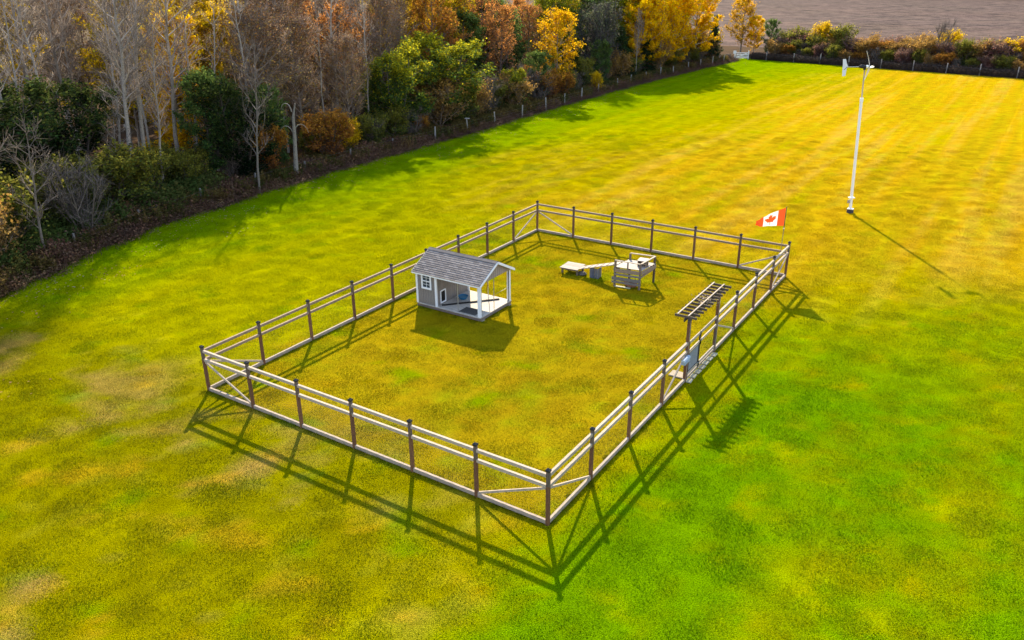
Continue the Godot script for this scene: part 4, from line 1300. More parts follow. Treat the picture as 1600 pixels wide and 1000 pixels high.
func build_turbine() -> void:
	rng.seed = 506
	var t := thing("wind_turbine", "small wind turbine on a slim white tube mast standing alone on the dry lawn", "wind turbine", Vector3(0.18, 0, -37.37))
	var lean := Vector3(-0.5, 0, 0.07) / 8.86
	var at := func(y: float) -> Vector3: return Vector3(0, y, 0) + lean * y
	var white := Color(0.80, 0.80, 0.78)
	var base := MB.new()
	base.tube(PackedVector3Array([Vector3(0, -0.05, 0), Vector3(0, 0.16, 0), Vector3(0, 0.2, 0)]), PackedFloat32Array([0.22, 0.2, 0.15]), 12, Color(0.09, 0.09, 0.1), Color(0.09, 0.09, 0.1), true)
	obj("base", base, M.dirt, t)
	var lo := MB.new()
	lo.tube(PackedVector3Array([at.call(0.15), at.call(7.02)]), PackedFloat32Array([0.09, 0.082]), 14, white, white, true)
	obj("mast", lo, M.paint, t)
	var hi := MB.new()
	hi.tube(PackedVector3Array([at.call(6.6), at.call(8.8)]), PackedFloat32Array([0.042, 0.036]), 10, Color(0.62, 0.54, 0.42), Color(0.3, 0.25, 0.2), true)
	obj("top_pole", hi, M.paint, t)
	var col := MB.new()
	col.tube(PackedVector3Array([at.call(6.86), at.call(7.08)]), PackedFloat32Array([0.105, 0.105]), 14, white, white, true)
	obj("collar", col, M.paint, t)
	var c2 := MB.new()
	c2.tube(PackedVector3Array([at.call(0.93), at.call(0.99)]), PackedFloat32Array([0.17, 0.17]), 14, white, white, true)
	c2.box(at.call(0.96) + Vector3(0.0, 0, 0), Vector3(0.42, 0.04, 0.09), white, 0.006)
	obj("hinge_plate", c2, M.paint, t)
	var bx := MB.new()
	bx.box(at.call(0.72) + Vector3(-0.12, 0, 0.1), Vector3(0.14, 0.2, 0.1), Color(0.3, 0.28, 0.26), 0.01)
	obj("switch_box", bx, M.plastic, t)
	var ft := MB.new()
	ft.box(Vector3(0, 0.24, 0), Vector3(0.36, 0.05, 0.3), Color(0.68, 0.68, 0.66), 0.008)
	obj("foot_plate", ft, M.paint, t)
	# head
	var H: Vector3 = at.call(8.88)
	var ax := Vector3(0.87, 0.0, -0.49).normalized()
	var sd := ax.cross(Vector3.UP).normalized()
	var nb := Basis(ax, Vector3.UP, sd)
	var black := Color(0.02, 0.02, 0.024)
	var nac := MB.new()
	nac.tube(PackedVector3Array([H - ax * 0.36, H - ax * 0.28, H - ax * 0.12, H + ax * 0.06]), PackedFloat32Array([0.04, 0.075, 0.1, 0.09]), 12, black, black, true)
	nac.box(H + Vector3(0, -0.1, 0), Vector3(0.14, 0.16, 0.12), black, 0.02, nb)
	nac.box(H - ax * 0.14 + Vector3(0, 0.1, 0), Vector3(0.2, 0.05, 0.06), black, 0.015, nb)
	obj("nacelle", nac, M.plastic, t)
	var gen := MB.new()
	gen.tube(PackedVector3Array([H + ax * 0.06, H + ax * 0.19]), PackedFloat32Array([0.095, 0.095]), 14, Color(0.78, 0.8, 0.78), Color(0.78, 0.8, 0.78), true)
	obj("generator", gen, M.paint, t)
	var hb := MB.new()
	hb.tube(PackedVector3Array([H + ax * 0.19, H + ax * 0.26, H + ax * 0.34]), PackedFloat32Array([0.05, 0.07, 0.02]), 12, black, Color(0.5, 0.5, 0.5), true)
	obj("hub", hb, M.plastic, t)
	for k in 3:
		var a := deg_to_rad(-36.0 + 120.0 * k)
		var d := Vector3.UP * cos(a) + sd * sin(a)
		var e := d.cross(ax)
		var b := MB.new()
		var n := 8
		for i in n:
			var q := []
			for w in [i, i + 1]:
				var s := float(w) / n
				var p := H + ax * (0.27 - 0.10 * s * s) + d * (0.05 + 0.98 * s)
				var ch := lerpf(0.085, 0.03, s) * (0.7 if w == 0 else 1.0)
				var tw := lerpf(0.55, 0.1, s)
				var cv := (e * cos(tw) + ax * sin(tw)) * ch
				var th := (ax * cos(tw) - e * sin(tw)) * lerpf(0.014, 0.005, s)
				q.append([p - cv, p + th, p + cv, p - th])
			for m in 4:
				b.quad(q[0][m], q[0][(m + 1) % 4], q[1][(m + 1) % 4], q[1][m], Color(0.78, 0.75, 0.66), (q[0][m] + q[0][(m + 1) % 4]) * 0.5 - (q[0][0] + q[0][2]) * 0.5)
		obj("blade", b, M.paint, t)
	var bm := MB.new()
	bm.tube(PackedVector3Array([H - ax * 0.3, H - ax * 1.12 + Vector3(0, -0.02, 0)]), PackedFloat32Array([0.022, 0.018]), 8, Color(0.4, 0.42, 0.42), Color(0.4, 0.42, 0.42), true)
	bm.bar(H - ax * 1.0, H - ax * 1.2 + Vector3(0, -0.18, 0), 0.02, 0.03, black, 0.004)
	obj("tail_boom", bm, M.metal, t)
	var vn := MB.new()
	var vt := sd * 0.008
	var out := [Vector2(-1.34, 0.42), Vector2(-1.17, 0.44), Vector2(-1.08, 0.2), Vector2(-0.98, 0.0), Vector2(-1.05, -0.1), Vector2(-1.06, -0.52), Vector2(-1.24, -0.55), Vector2(-1.3, 0.1)]
	var cc := H + ax * -1.17 + Vector3(0, -0.02, 0)
	for i in out.size():
		var a: Vector2 = out[i]
		var b2: Vector2 = out[(i + 1) % out.size()]
		var pa := H + ax * a.x + Vector3(0, a.y, 0)
		var pb := H + ax * b2.x + Vector3(0, b2.y, 0)
		vn.tri(pa + vt, pb + vt, cc + vt, Color(0.62, 0.66, 0.72), sd)
		vn.tri(pa - vt, pb - vt, cc - vt, Color(0.62, 0.66, 0.72), -sd)
		vn.quad(pa + vt, pb + vt, pb - vt, pa - vt, Color(0.6, 0.63, 0.68), (pa + pb) * 0.5 - cc)
	obj("tail_vane", vn, M.paint, t)

# ------------------------------------------------------------------ ground
func build_ground() -> void:
	rng.seed = 401
	var g := sheet(-900, 700, -1300, 200, 100.0, -0.012, func(_x, _z): return Color(0.17, 0.135, 0.08))
	struct("ground", g, M.dirt)
	var l := sheet(-44.0, 70.0, -129.0, 40.0, 0.36, 0.0, lawn)
	struct("lawn", l, M.lawn)
	var litter := noise(402, 0.3, 3)
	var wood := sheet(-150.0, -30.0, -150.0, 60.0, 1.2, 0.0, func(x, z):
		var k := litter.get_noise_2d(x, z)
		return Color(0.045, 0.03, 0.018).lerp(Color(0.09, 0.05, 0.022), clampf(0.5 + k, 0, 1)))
	# the wood floor follows the lawn's edge
	for i in wood.v.size():
		var p := wood.v[i]
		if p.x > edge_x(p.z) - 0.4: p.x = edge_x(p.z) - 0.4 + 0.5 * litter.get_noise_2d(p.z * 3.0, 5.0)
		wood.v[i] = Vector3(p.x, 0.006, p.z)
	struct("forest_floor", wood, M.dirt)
	var fn := noise(403, 0.006, 3)
	var fn2 := noise(404, 0.05, 3)
	var fl := sheet(-420.0, 260.0, -445.0, -118.0, 6.0, 0.004, func(x, z):
		var k := fn.get_noise_2d(x * 0.5, z * 3.0) + 0.6 * fn2.get_noise_2d(x * 0.12, z)
		var far := smoothstep(-150.0, -330.0, z)
		return Color(0.135, 0.098, 0.088).lerp(Color(0.12, 0.092, 0.09), clampf(far + k * 0.6, 0, 1)))
	for i in fl.v.size():
		var p := fl.v[i]
		var hz := hedge_z(p.x) - 4.0
		if p.z > hz: fl.v[i] = Vector3(p.x, p.y, hz)
	struct("field", fl, M.field)

func build_grass() -> void:
	# short turf: clumps of blades, close set near the pen and thinner beyond
	rng.seed = 405
	var protos := []
	for q in 3:
		var mb := MB.new()
		for k in 270:
			var r := 0.5 * sqrt(rng.randf())
			var a := rr(0, TAU)
			var p := Vector3(cos(a) * r, 0.0, sin(a) * r)
			var h := rr(0.015, 0.042)
			var d := Vector3(rr(-1, 1), 0, rr(-1, 1)) * h * 0.9
			var s := Vector3(rr(-1, 1), 0, rr(-1, 1)).normalized() * rr(0.005, 0.011)
			var t := rr(0.8, 1.28)
			var col := Color(t * rr(0.88, 1.14), t, t)
			var i := mb.v.size()
			var nn := (s.cross(Vector3(d.x, h, d.z))).normalized()
			nn = (nn * (1.0 if nn.y > 0 else -1.0) + Vector3.UP * 1.2).normalized()
			mb.vert(p - s, nn, col); mb.vert(p + s, nn, col); mb.vert(p + d + Vector3(0, h, 0), nn, col)
			var gn := (s * 2.0).cross(s + d + Vector3(0, h, 0))
			mb.ix.append_array([i, i + 2, i + 1] if gn.y > 0.0 else [i, i + 1, i + 2])
		protos.append(mb.mesh())
	var spots: Array = [[], [], []]
	var C := Vector3(9.26, 0, 15.93)
	var fwd := Vector2(-0.547, -0.837)
	for zi in range(-76, 30):
		for xi in range(-50, 40):
			for k in 4:
				var x := xi + rng.randf()
				var z := zi + rng.randf()
				if x < edge_x(z) - 0.3: continue
				var v := Vector2(x - C.x, z - C.z)
				var dist := v.length()
				if dist > 78.0 or v.dot(fwd) / dist < 0.74 or dist < 8.0: continue
				if dist > 45.0 and rng.randf() < (dist - 45.0) / 45.0: continue
				if x > -13.3 and x < -9.7 and z > -13.1 and z < -10.6: continue
				spots[rng.randi() % 3].append(Vector2(x, z))
	# longer, uncut turf where the mower cannot reach: along the rails, the kennel and the platforms
	var lines := [[Vector2(0.02, 0), Vector2(-PW, 0.02)], [Vector2(0, 0), Vector2(0, right_z[4])], [Vector2(0, right_z[5]), Vector2(0, -PL)], [Vector2(-PW, 0), Vector2(-PW, -PL)], [Vector2(-PW, -PL), Vector2(0, -PL)], [Vector2(-13.3, -10.5), Vector2(-9.7, -10.5)], [Vector2(-9.65, -10.6), Vector2(-9.65, -13.1)], [Vector2(-13.4, -10.6), Vector2(-13.4, -13.1)], [Vector2(-6.7, -17.8), Vector2(-5.4, -17.95)], [Vector2(-9.9, -18.0), Vector2(-9.0, -18.0)]]
	var tufts := []
	for l in lines:
		var n := int(l[0].distance_to(l[1]) * 5.0)
		for i in n:
			tufts.append(l[0].lerp(l[1], rng.randf()) + Vector2(rng.randfn(0, 0.09), rng.randfn(0, 0.09)))
	for q in 3:
		var mm := MultiMesh.new()
		mm.transform_format = MultiMesh.TRANSFORM_3D
		mm.use_colors = true
		mm.mesh = protos[q]
		mm.instance_count = spots[q].size()
		for i in spots[q].size():
			var p: Vector2 = spots[q][i]
			var s := rr(0.8, 1.25)
			var grown := 1.0 + 0.9 * n_small.get_noise_2d(p.x * 1.4, p.y * 1.4)
			mm.set_instance_transform(i, Transform3D(Basis(Vector3.UP, rr(0, TAU)).scaled(Vector3(s, s * rr(0.6, 1.2) * grown, s)), Vector3(p.x, 0.0, p.y)))
			mm.set_instance_color(i, lawn(p.x, p.y) * rr(0.9, 1.15))
		var o := MultiMeshInstance3D.new()
		o.name = numbered("grass")
		o.multimesh = mm
		o.material_override = M.grass
		add_child(o)
		tag(o, "short mown turf in greens and golds covering the lawn", "grass", "", "stuff")
	var tp := []
	for p in tufts:
		var g := rng.randf()
		tp.append([Transform3D(Basis(Vector3.UP, rr(0, TAU)).scaled(Vector3(0.28, rr(1.2, 3.0), 0.28)), Vector3(p.x, 0, p.y)), lawn(p.x, p.y).lerp(Color(0.13, 0.20, 0.01), 0.3 + 0.5 * g) * rr(0.7, 1.1)])
	scatter("fringe_grass", "longer uncut grass fringing the pen rails and the kennel", "grass", protos, M.grass, tp)

# ------------------------------------------------------------------ old fences at the edges of the lawn
const WOOD_POSTS := [[-34.0, -6.3], [-35.6, -11.4], [-36.4, -16.4], [-36.9, -21.4], [-37.2, -26.4], [-37.3, -31.5], [-37.3, -36.7], [-37.2, -41.9], [-37.2, -46.9], [-37.3, -51.7], [-37.4, -57.0], [-37.6, -62.2], [-37.9, -66.9], [-38.1, -71.4], [-38.4, -76.2], [-38.6, -82.0], [-38.6, -86.0], [-38.7, -91.2], [-38.5, -95.6], [-38.3, -99.9], [-38.3, -105.8], [-38.0, -110.0], [-37.7, -114.5], [-37.4, -119.0], [-36.9, -123.4]]
const HEDGE_POSTS := [-32.2, -27.4, -23.0, -18.4, -13.5, -8.8, -4.2, 0.2, 4.9, 9.6, 14.3, 19.0, 23.7]

func build_field_fences() -> void:
	rng.seed = 601
	var f := thing("wire_fence", "old wire fence on grey wooden posts along the edge of the wood", "fence")
	for i in WOOD_POSTS.size():
		var p: Array = WOOD_POSTS[i]
		var mb := MB.new()
		var h := rr(1.05, 1.25) if p[1] > -38.0 else rr(1.2, 1.45)
		mb.tube(PackedVector3Array([Vector3(0, -0.1, 0), Vector3(0, h, 0)]), PackedFloat32Array([0.075, 0.065]), 8, Color(0.36, 0.34, 0.32) * rr(0.7, 1.1) * (0.55 if p[1] > -40.0 else 1.0), Color(0.36, 0.34, 0.32) * (0.55 if p[1] > -40.0 else 1.0), true)
		var o := fastobj("post", i, mb.mesh(), M.bark, f)
		o.position = Vector3(p[0] + (0.45 if p[1] < -38.0 else 0.0), 0, p[1])
		o.rotation = Vector3(rr(-0.05, 0.05), 0, rr(-0.05, 0.05))
	for y in [0.25, 0.5, 0.75, 1.0]:
		var mb := MB.new()
		var pts := PackedVector3Array()
		var rd := PackedFloat32Array()
		for p in WOOD_POSTS:
			pts.append(Vector3(p[0] + (0.52 if p[1] < -38.0 else 0.07), y, p[1])); rd.append(0.004)
		mb.tube(pts, rd, 3, Color(0.2, 0.18, 0.17), Color(0.2, 0.18, 0.17))
		obj("wire", mb, M.metal, f)
	var hb := thing("nailed_board", "small grey board nailed flat on top of a fence post by the big olive bush", "board", Vector3(-36.75, 1.28, -46.9))
	var bb := MB.new()
	bb.box(Vector3(0, 0.08, 0), Vector3(0.42, 0.05, 0.3), Color(0.4, 0.38, 0.36), 0.006)
	obj("board", bb, M.wood, hb)
	var g := thing("field_fence", "wire fence on thin posts along the hedge at the far end", "fence")
	for i in HEDGE_POSTS.size():
		var x: float = HEDGE_POSTS[i]
		var mb := MB.new()
		mb.tube(PackedVector3Array([Vector3(0, -0.1, 0), Vector3(0, rr(1.35, 1.6), 0)]), PackedFloat32Array([0.085, 0.075]), 8, Color(0.32, 0.30, 0.30), Color(0.36, 0.34, 0.34), true)
		var o := fastobj("post", i, mb.mesh(), M.bark, g)
		o.position = Vector3(x, 0, hedge_z(x) + 0.1)
		o.rotation = Vector3(rr(-0.05, 0.05), 0, rr(-0.05, 0.05))
	for y in [0.3, 0.65, 1.0, 1.3]:
		var mb := MB.new()
		var pts := PackedVector3Array()
		var rd := PackedFloat32Array()
		for x in HEDGE_POSTS:
			pts.append(Vector3(x, y, hedge_z(x) + 0.2)); rd.append(0.006)
		mb.tube(pts, rd, 3, Color(0.14, 0.13, 0.13), Color(0.14, 0.13, 0.13))
		obj("wire", mb, M.metal, g)
	# white farm gate in the far corner
	var wg := thing("farm_gate", "white boarded farm gate in the far corner where wood and hedge meet", "gate", Vector3(-36.3, 0, -126.0), 0.55)
	var white := Color(0.72, 0.74, 0.76)
	for x in [-1.15, 1.15]:
		var mb := MB.new()
		mb.box(Vector3(x, 0.68, 0), Vector3(0.14, 1.4, 0.14), white, 0.01)
		obj("post", mb, M.paint, wg)
	for y in [0.25, 0.5, 0.76, 1.04]:
		var mb := MB.new()
		mb.box(Vector3(0, y, 0.04), Vector3(2.14, 0.13, 0.04), white, 0.005)
		obj("board", mb, M.paint, wg)
	var dg := MB.new()
	dg.bar(Vector3(-1.05, 0.2, 0.075), Vector3(1.05, 1.06, 0.075), 0.03, 0.1, white, 0.004)
	obj("brace", dg, M.paint, wg)
	var rf := thing("log_fence", "short brown board fence beside the white farm gate at the wood's end", "fence", Vector3(-37.9, 0, -121.6), 0.0)
	for k in 7:
		var mb := MB.new()
		mb.box(Vector3(0, 0.55, 0), Vector3(0.035, 1.1 + rr(-0.06, 0.06), 0.62), Color(0.26, 0.19, 0.14) * rr(0.8, 1.2), 0.006)
		obj("board", mb, M.wood, rf).position = Vector3(0.18 * k * 0.4, 0, 2.0 - k * 0.66)
	var bd := thing("sign_board", "small white board fixed to the post next to the farm gate", "sign", Vector3(-37.2, 0, -125.0), 0.5)
	var sb := MB.new()
	sb.box(Vector3(0, 0.6, 0), Vector3(0.1, 1.3, 0.1), Color(0.5, 0.5, 0.5), 0.01)
	obj("post", sb, M.paint, bd)
	var sp := MB.new()
	sp.box(Vector3(0, 1.2, 0.07), Vector3(0.5, 0.5, 0.03), Color(0.75, 0.77, 0.8), 0.006)
	obj("board", sp, M.paint, bd)

# ------------------------------------------------------------------ the wood
var front := []   # [x, z, short name] of the trees that others are named after

func tree(kind: String, vr: int, x: float, z: float, h: float, label: String, called: String, short := "", wide := 1.0) -> void:
	plant(kind, vr, x, z, h, rr(0, TAU), called, label, "shrub" if called.ends_with("shrub") or called.ends_with("bush") else "tree", "", wide, 0.085 if kind in ["birch", "sapling"] and z > -50.0 else 0.0)
	if short: front.append([x, z, short])

const FRONT := [
	["sapling", 0, -33.9, -4.6, 7.2, "slender grey sapling standing at the wood's edge before the first old fence post", "sapling", "slender edge sapling", 1.0],
	["birch", 0, -32.6, -1.4, 14.0, "bare pale tree leaning at the lawn's nearest corner by the wood", "birch_tree", "leaning corner tree", 0.8],
	["birch", 1, -31.4, 0.9, 13.0, "bare grey tree at the very edge of the picture above the lawn corner", "birch_tree", "", 0.8],
	["thicket", 0, -35.4, -7.8, 4.4, "low grey many-stemmed bare thicket beside the slender sapling", "bare_shrub", "bare edge thicket", 1.1],
	["bush_tan", 0, -34.4, -1.9, 3.6, "tan leaved shrub under the leaning corner tree", "tan_shrub", "tan corner shrub", 0.9],
	["yew", 0, -42.0, -8.5, 8.6, "black green rounded evergreen in the shade behind the slender sapling", "evergreen_tree", "shaded evergreen", 1.2],
	["yew", 1, -43.2, -12.0, 8.2, "dark rounded evergreen between the shaded evergreen and the birch trunks", "evergreen_tree", "dark evergreen", 1.2],
	["yew", 0, -40.6, -3.6, 7.4, "dark rounded evergreen filling the gap behind the tan corner shrub", "evergreen_tree", "", 1.15],
	["birch", 0, -40.0, -13.7, 17.0, "tall birch with a straight white trunk, first of the birch group", "birch_tree", "first birch", 1.0],
	["birch", 1, -41.7, -15.9, 17.5, "tall birch with the thickest pale trunk of the birch group", "birch_tree", "thick birch", 1.0],
	["birch", 2, -39.7, -15.9, 12.5, "slim pale birch standing before the thick birch", "birch_tree", "slim birch", 0.75],
	["birch", 2, -43.0, -19.6, 17.5, "tall pale birch set apart from the group, nearer the green cedar", "birch_tree", "lone birch", 1.0],
	["bush_gold", 0, -40.6, -15.0, 3.0, "small orange gold shrub glowing between the birch trunks", "gold_shrub", "gold shrub", 0.8],
	["sapling", 1, -38.9, -12.4, 6.4, "thin crooked bare sapling in front of the first birch", "sapling", "crooked sapling", 1.0],
	["bush_olive", 0, -39.0, -17.6, 2.6, "dark olive bush at the foot of the lone birch", "olive_bush", "dark olive bush", 1.1],
	["yew", 1, -39.2, -22.3, 7.8, "broad dark green cedar behind the thin pole tree", "cedar_tree", "green cedar", 1.05],
	["green", 0, -40.4, -20.6, 7.8, "mid green leafy tree crowding the side of the green cedar", "green_tree", "leafy side tree", 0.9],
	["green", 1, -39.6, -25.6, 6.2, "yellowish green leafy tree between the cedar and the dead snag", "green_tree", "yellowish leafy tree", 0.9],
	["sapling", 0, -35.9, -20.8, 9.6, "straight thin pale pole tree rising before the green cedar", "pole_tree", "pole tree", 0.8],
	["bush_rust", 0, -38.6, -24.2, 3.6, "russet shrub tucked beside the green cedar's foot", "rust_shrub", "", 0.8],
	["birch", 2, -47.0, -42.0, 13.0, "grey forked tree with a bare arching limb beside the olive bushes", "bare_tree", "forked grey tree", 1.1],
	["bare", 0, -42.6, -27.5, 11.0, "wide bare twiggy tree behind the dead snag", "bare_tree", "wide twiggy tree", 1.15],
	["bare", 1, -43.4, -32.5, 10.5, "bare mauve twiggy tree between the snag and the forked tree", "bare_tree", "mauve twiggy tree", 1.15],
	["bare", 2, -41.8, -36.2, 9.0, "lower bare twiggy tree hard by the left olive bush", "bare_tree", "lower twiggy tree", 1.1],
	["bush_rust", 1, -38.8, -30.4, 3.4, "rusty orange shrub by the fence between snag and olive bushes", "rust_shrub", "rusty fence shrub", 1.1],
	["bush_gold", 1, -39.2, -33.0, 2.6, "dull gold shrub low against the wire fence", "gold_shrub", "dull gold shrub", 1.1],
	["bush_olive", 1, -39.0, -36.0, 2.6, "low olive shrub between the dull gold shrub and the olive bush", "olive_bush", "", 1.1],
	["olive", 0, -40.6, -41.4, 7.8, "big rounded olive bush with yellow top, thinner of the pair", "olive_bush", "thinner olive bush", 1.12],
	["olive", 1, -40.6, -48.4, 8.2, "big dense dark green bush with yellow top beside the board post", "olive_bush", "big dense bush", 1.3],
	["bush_rust", 0, -38.9, -42.6, 1.9, "small russet leaved shrub under the thinner olive bush", "rust_shrub", "", 1.0],
	["bush_tan", 1, -39.6, -52.0, 2.6, "brown shrub between the big dense bush and the grey green shrub", "tan_shrub", "brown gap shrub", 1.0],
	["russet", 0, -44.5, -64.0, 10.5, "russet pink tree with thin foliage behind the big dense bush", "russet_tree", "russet pink tree", 0.95],
	["russet", 1, -47.5, -57.5, 10.0, "brown leaved tree just behind the big dense bush", "russet_tree", "", 1.0],
	["olive", 2, -40.0, -60.0, 4.6, "grey green shrub below the russet pink tree", "green_shrub", "grey green shrub", 0.9],
	["green", 0, -40.2, -65.6, 5.6, "dark green bushy tree under the golden tree", "green_tree", "dark bushy tree", 1.1],
	["amber", 0, -40.8, -71.0, 9.6, "golden yellow tree with scattered bright leaves above the dark bushy tree", "golden_tree", "golden tree", 0.95],
	["bush_rust", 1, -39.4, -69.6, 2.6, "orange brown shrub trailing below the golden tree", "rust_shrub", "", 1.0],
	["slate", 0, -42.2, -84.0, 10.0, "rounded slate grey twiggy tree next to the golden tree", "slate_tree", "slate tree", 1.05],
	["cedar", 1, -41.6, -76.6, 6.6, "dark green conifer between the golden tree and slate tree", "cedar_tree", "", 1.0],
	["green", 1, -40.6, -81.6, 5.6, "dark shaded green tree at the slate tree's foot", "green_tree", "", 1.1],
	["bush_gold", 0, -38.3, -76.6, 2.3, "small bright lime yellow bush touching the fence post", "lime_bush", "lime bush", 0.7],
	["cedar", 0, -41.0, -88.6, 7.4, "blackish conifer between the slate tree and the willow", "cedar_tree", "", 1.1],
	["willow", 0, -45.6, -97.0, 13.5, "yellow green willowy tree with streaming shoots", "willow_tree", "willowy tree", 1.05],
	["yellow", 0, -41.6, -96.5, 11.0, "deep yellow tree next to the willowy tree", "yellow_tree", "deep yellow tree", 1.1],
	["birch", 1, -39.6, -90.6, 9.0, "thin pale trunk leaning in front of the deep yellow tree", "birch_tree", "", 0.6],
	["birch", 0, -39.4, -98.6, 9.0, "thin pale trunk leaning beneath the olive gold tree", "birch_tree", "", 0.6],
	["yellow", 1, -42.0, -100.0, 12.5, "olive gold tree in the middle of the yellow row", "yellow_tree", "olive gold tree", 1.1],
	["yellow", 2, -41.0, -106.5, 13.5, "bright golden tree, tallest of the yellow row", "yellow_tree", "tallest golden tree", 1.1],
	["yellow", 3, -39.8, -113.0, 13.0, "orange yellow tree, last of the yellow row before the field", "yellow_tree", "last yellow tree", 1.05],
	["cedar", 0, -38.9, -118.6, 7.4, "dark green conifer at the very end of the wood", "cedar_tree", "end conifer", 0.85],
	["yellow", 0, -43.4, -110.0, 12.0, "golden tree filling the gap between the tallest and the last yellow tree", "yellow_tree", "", 1.05],
	["yellow", 3, -40.6, -102.4, 10.5, "lower golden tree leaning out between the olive gold and tallest golden trees", "yellow_tree", "", 1.0],
	["bush_olive", 0, -39.6, -111.0, 2.6, "dark bush in the shade beneath the last yellow tree", "olive_bush", "", 1.2],
	["bush_olive", 1, -39.8, -103.6, 2.8, "dark bush in the shade beneath the tallest golden tree", "olive_bush", "", 1.2],
	["cedar", 1, -41.0, -96.4, 5.4, "dark conifer in the shade beneath the deep yellow tree", "cedar_tree", "", 1.3],
	["amber", 1, -40.0, -136.5, 9.2, "small lone orange yellow tree standing beyond the farm gate", "golden_tree", "lone gate tree", 1.15],
	["yellow", 0, -37.4, -136.0, 6.4, "low bright yellow bushy tree beside the lone gate tree", "yellow_tree", "", 0.9],
]

func build_wood() -> void:
	rng.seed = 701
	for f in FRONT:
		tree(f[0], f[1], f[2], f[3], f[4], f[5], f[6], f[7], f[8])
	# a dead snag with curled limbs by the fence
	var s := thing("dead_snag", "short dead grey trunk with two curled bare limbs by the fence", "tree", Vector3(-36.8, 0, -25.1))
	var tr := MB.new()
	tr.tube(PackedVector3Array([Vector3(0, -0.1, 0), Vector3(0.15, 1.6, 0), Vector3(0.42, 3.2, 0.1), Vector3(0.5, 4.6, 0.1), Vector3(0.75, 5.6, 0.0)]), PackedFloat32Array([0.2, 0.16, 0.13, 0.1, 0.04]), 9, Color(0.27, 0.245, 0.22), Color(0.25, 0.225, 0.2), true)
	obj("trunk", tr, M.bark, s)
	for q in [[3.1, -1.0, 0.9], [3.3, 1.0, 0.8], [5.0, -0.7, 0.6]]:
		var lb := MB.new()
		var pts := PackedVector3Array()
		var rd := PackedFloat32Array()
		for i in 8:
			var a := i / 7.0 * 2.9
			pts.append(Vector3(0.4, q[0], 0.1) + Vector3(0.72, 0, -0.5) * q[1] * (1.0 - cos(a)) * 0.62 + Vector3(0, sin(a) * q[2], 0))
			rd.append(0.045 * (1.0 - i / 9.0))
		lb.tube(pts, rd, 6, Color(0.33, 0.3, 0.26), Color(0.3, 0.27, 0.23))
		obj("limb", lb, M.bark, s)
	front.append([-36.8, -25.1, "dead snag"])
	fill_wood()

func kind_for(px: float, row: int) -> String:
	var r := rng.randf()
	if px < 170: return "birch" if r < 0.5 else ("bare" if r < 0.75 else ("ochre" if r < 0.9 else "yew"))
	if px < 345: return "ochre" if r < 0.78 else ("bare" if r < 0.8 else "birch")
	if px < 445: return "bare" if r < 0.78 else ("ochre" if r < 0.9 else "birch")
	if px < 545: return "bare" if r < 0.6 else ("orange" if r < 0.8 else "russet")
	if px < 610: return "bare" if r < 0.8 else "russet"
	if px < 745: return "ochre" if r < 0.35 else ("orange" if r < 0.6 else ("willow" if r < 0.78 else ("cedar" if r < 0.88 else "green")))
	if px < 835: return "russet" if r < 0.5 else ("green" if r < 0.8 else "ochre")
	if px < 905: return "willow" if r < 0.5 else ("ochre" if r < 0.7 else "green")
	if px < 985: return "willow" if r < 0.4 else ("bare" if r < 0.7 else "green")
	return "yellow" if r < 0.8 else "willow"

const WORDS := {"birch": ["pale bare birch", "birch_tree"], "stem": ["thin pale bare stem", "pole_tree"], "bare": ["bare twiggy grey brown tree", "bare_tree"], "yellow": ["yellow leaved tree", "yellow_tree"], "orange": ["orange leaved tree", "orange_tree"], "russet": ["russet leaved tree", "russet_tree"], "willow": ["yellow green willowy tree", "willow_tree"], "cedar": ["dark conifer", "cedar_tree"], "green": ["green leafy tree", "green_tree"], "ochre": ["dull gold leaved tree", "ochre_tree"], "yew": ["dark rounded evergreen", "evergreen_tree"]}
const ROWS := ["first inner", "second", "third", "fourth", "fifth", "sixth", "seventh"]

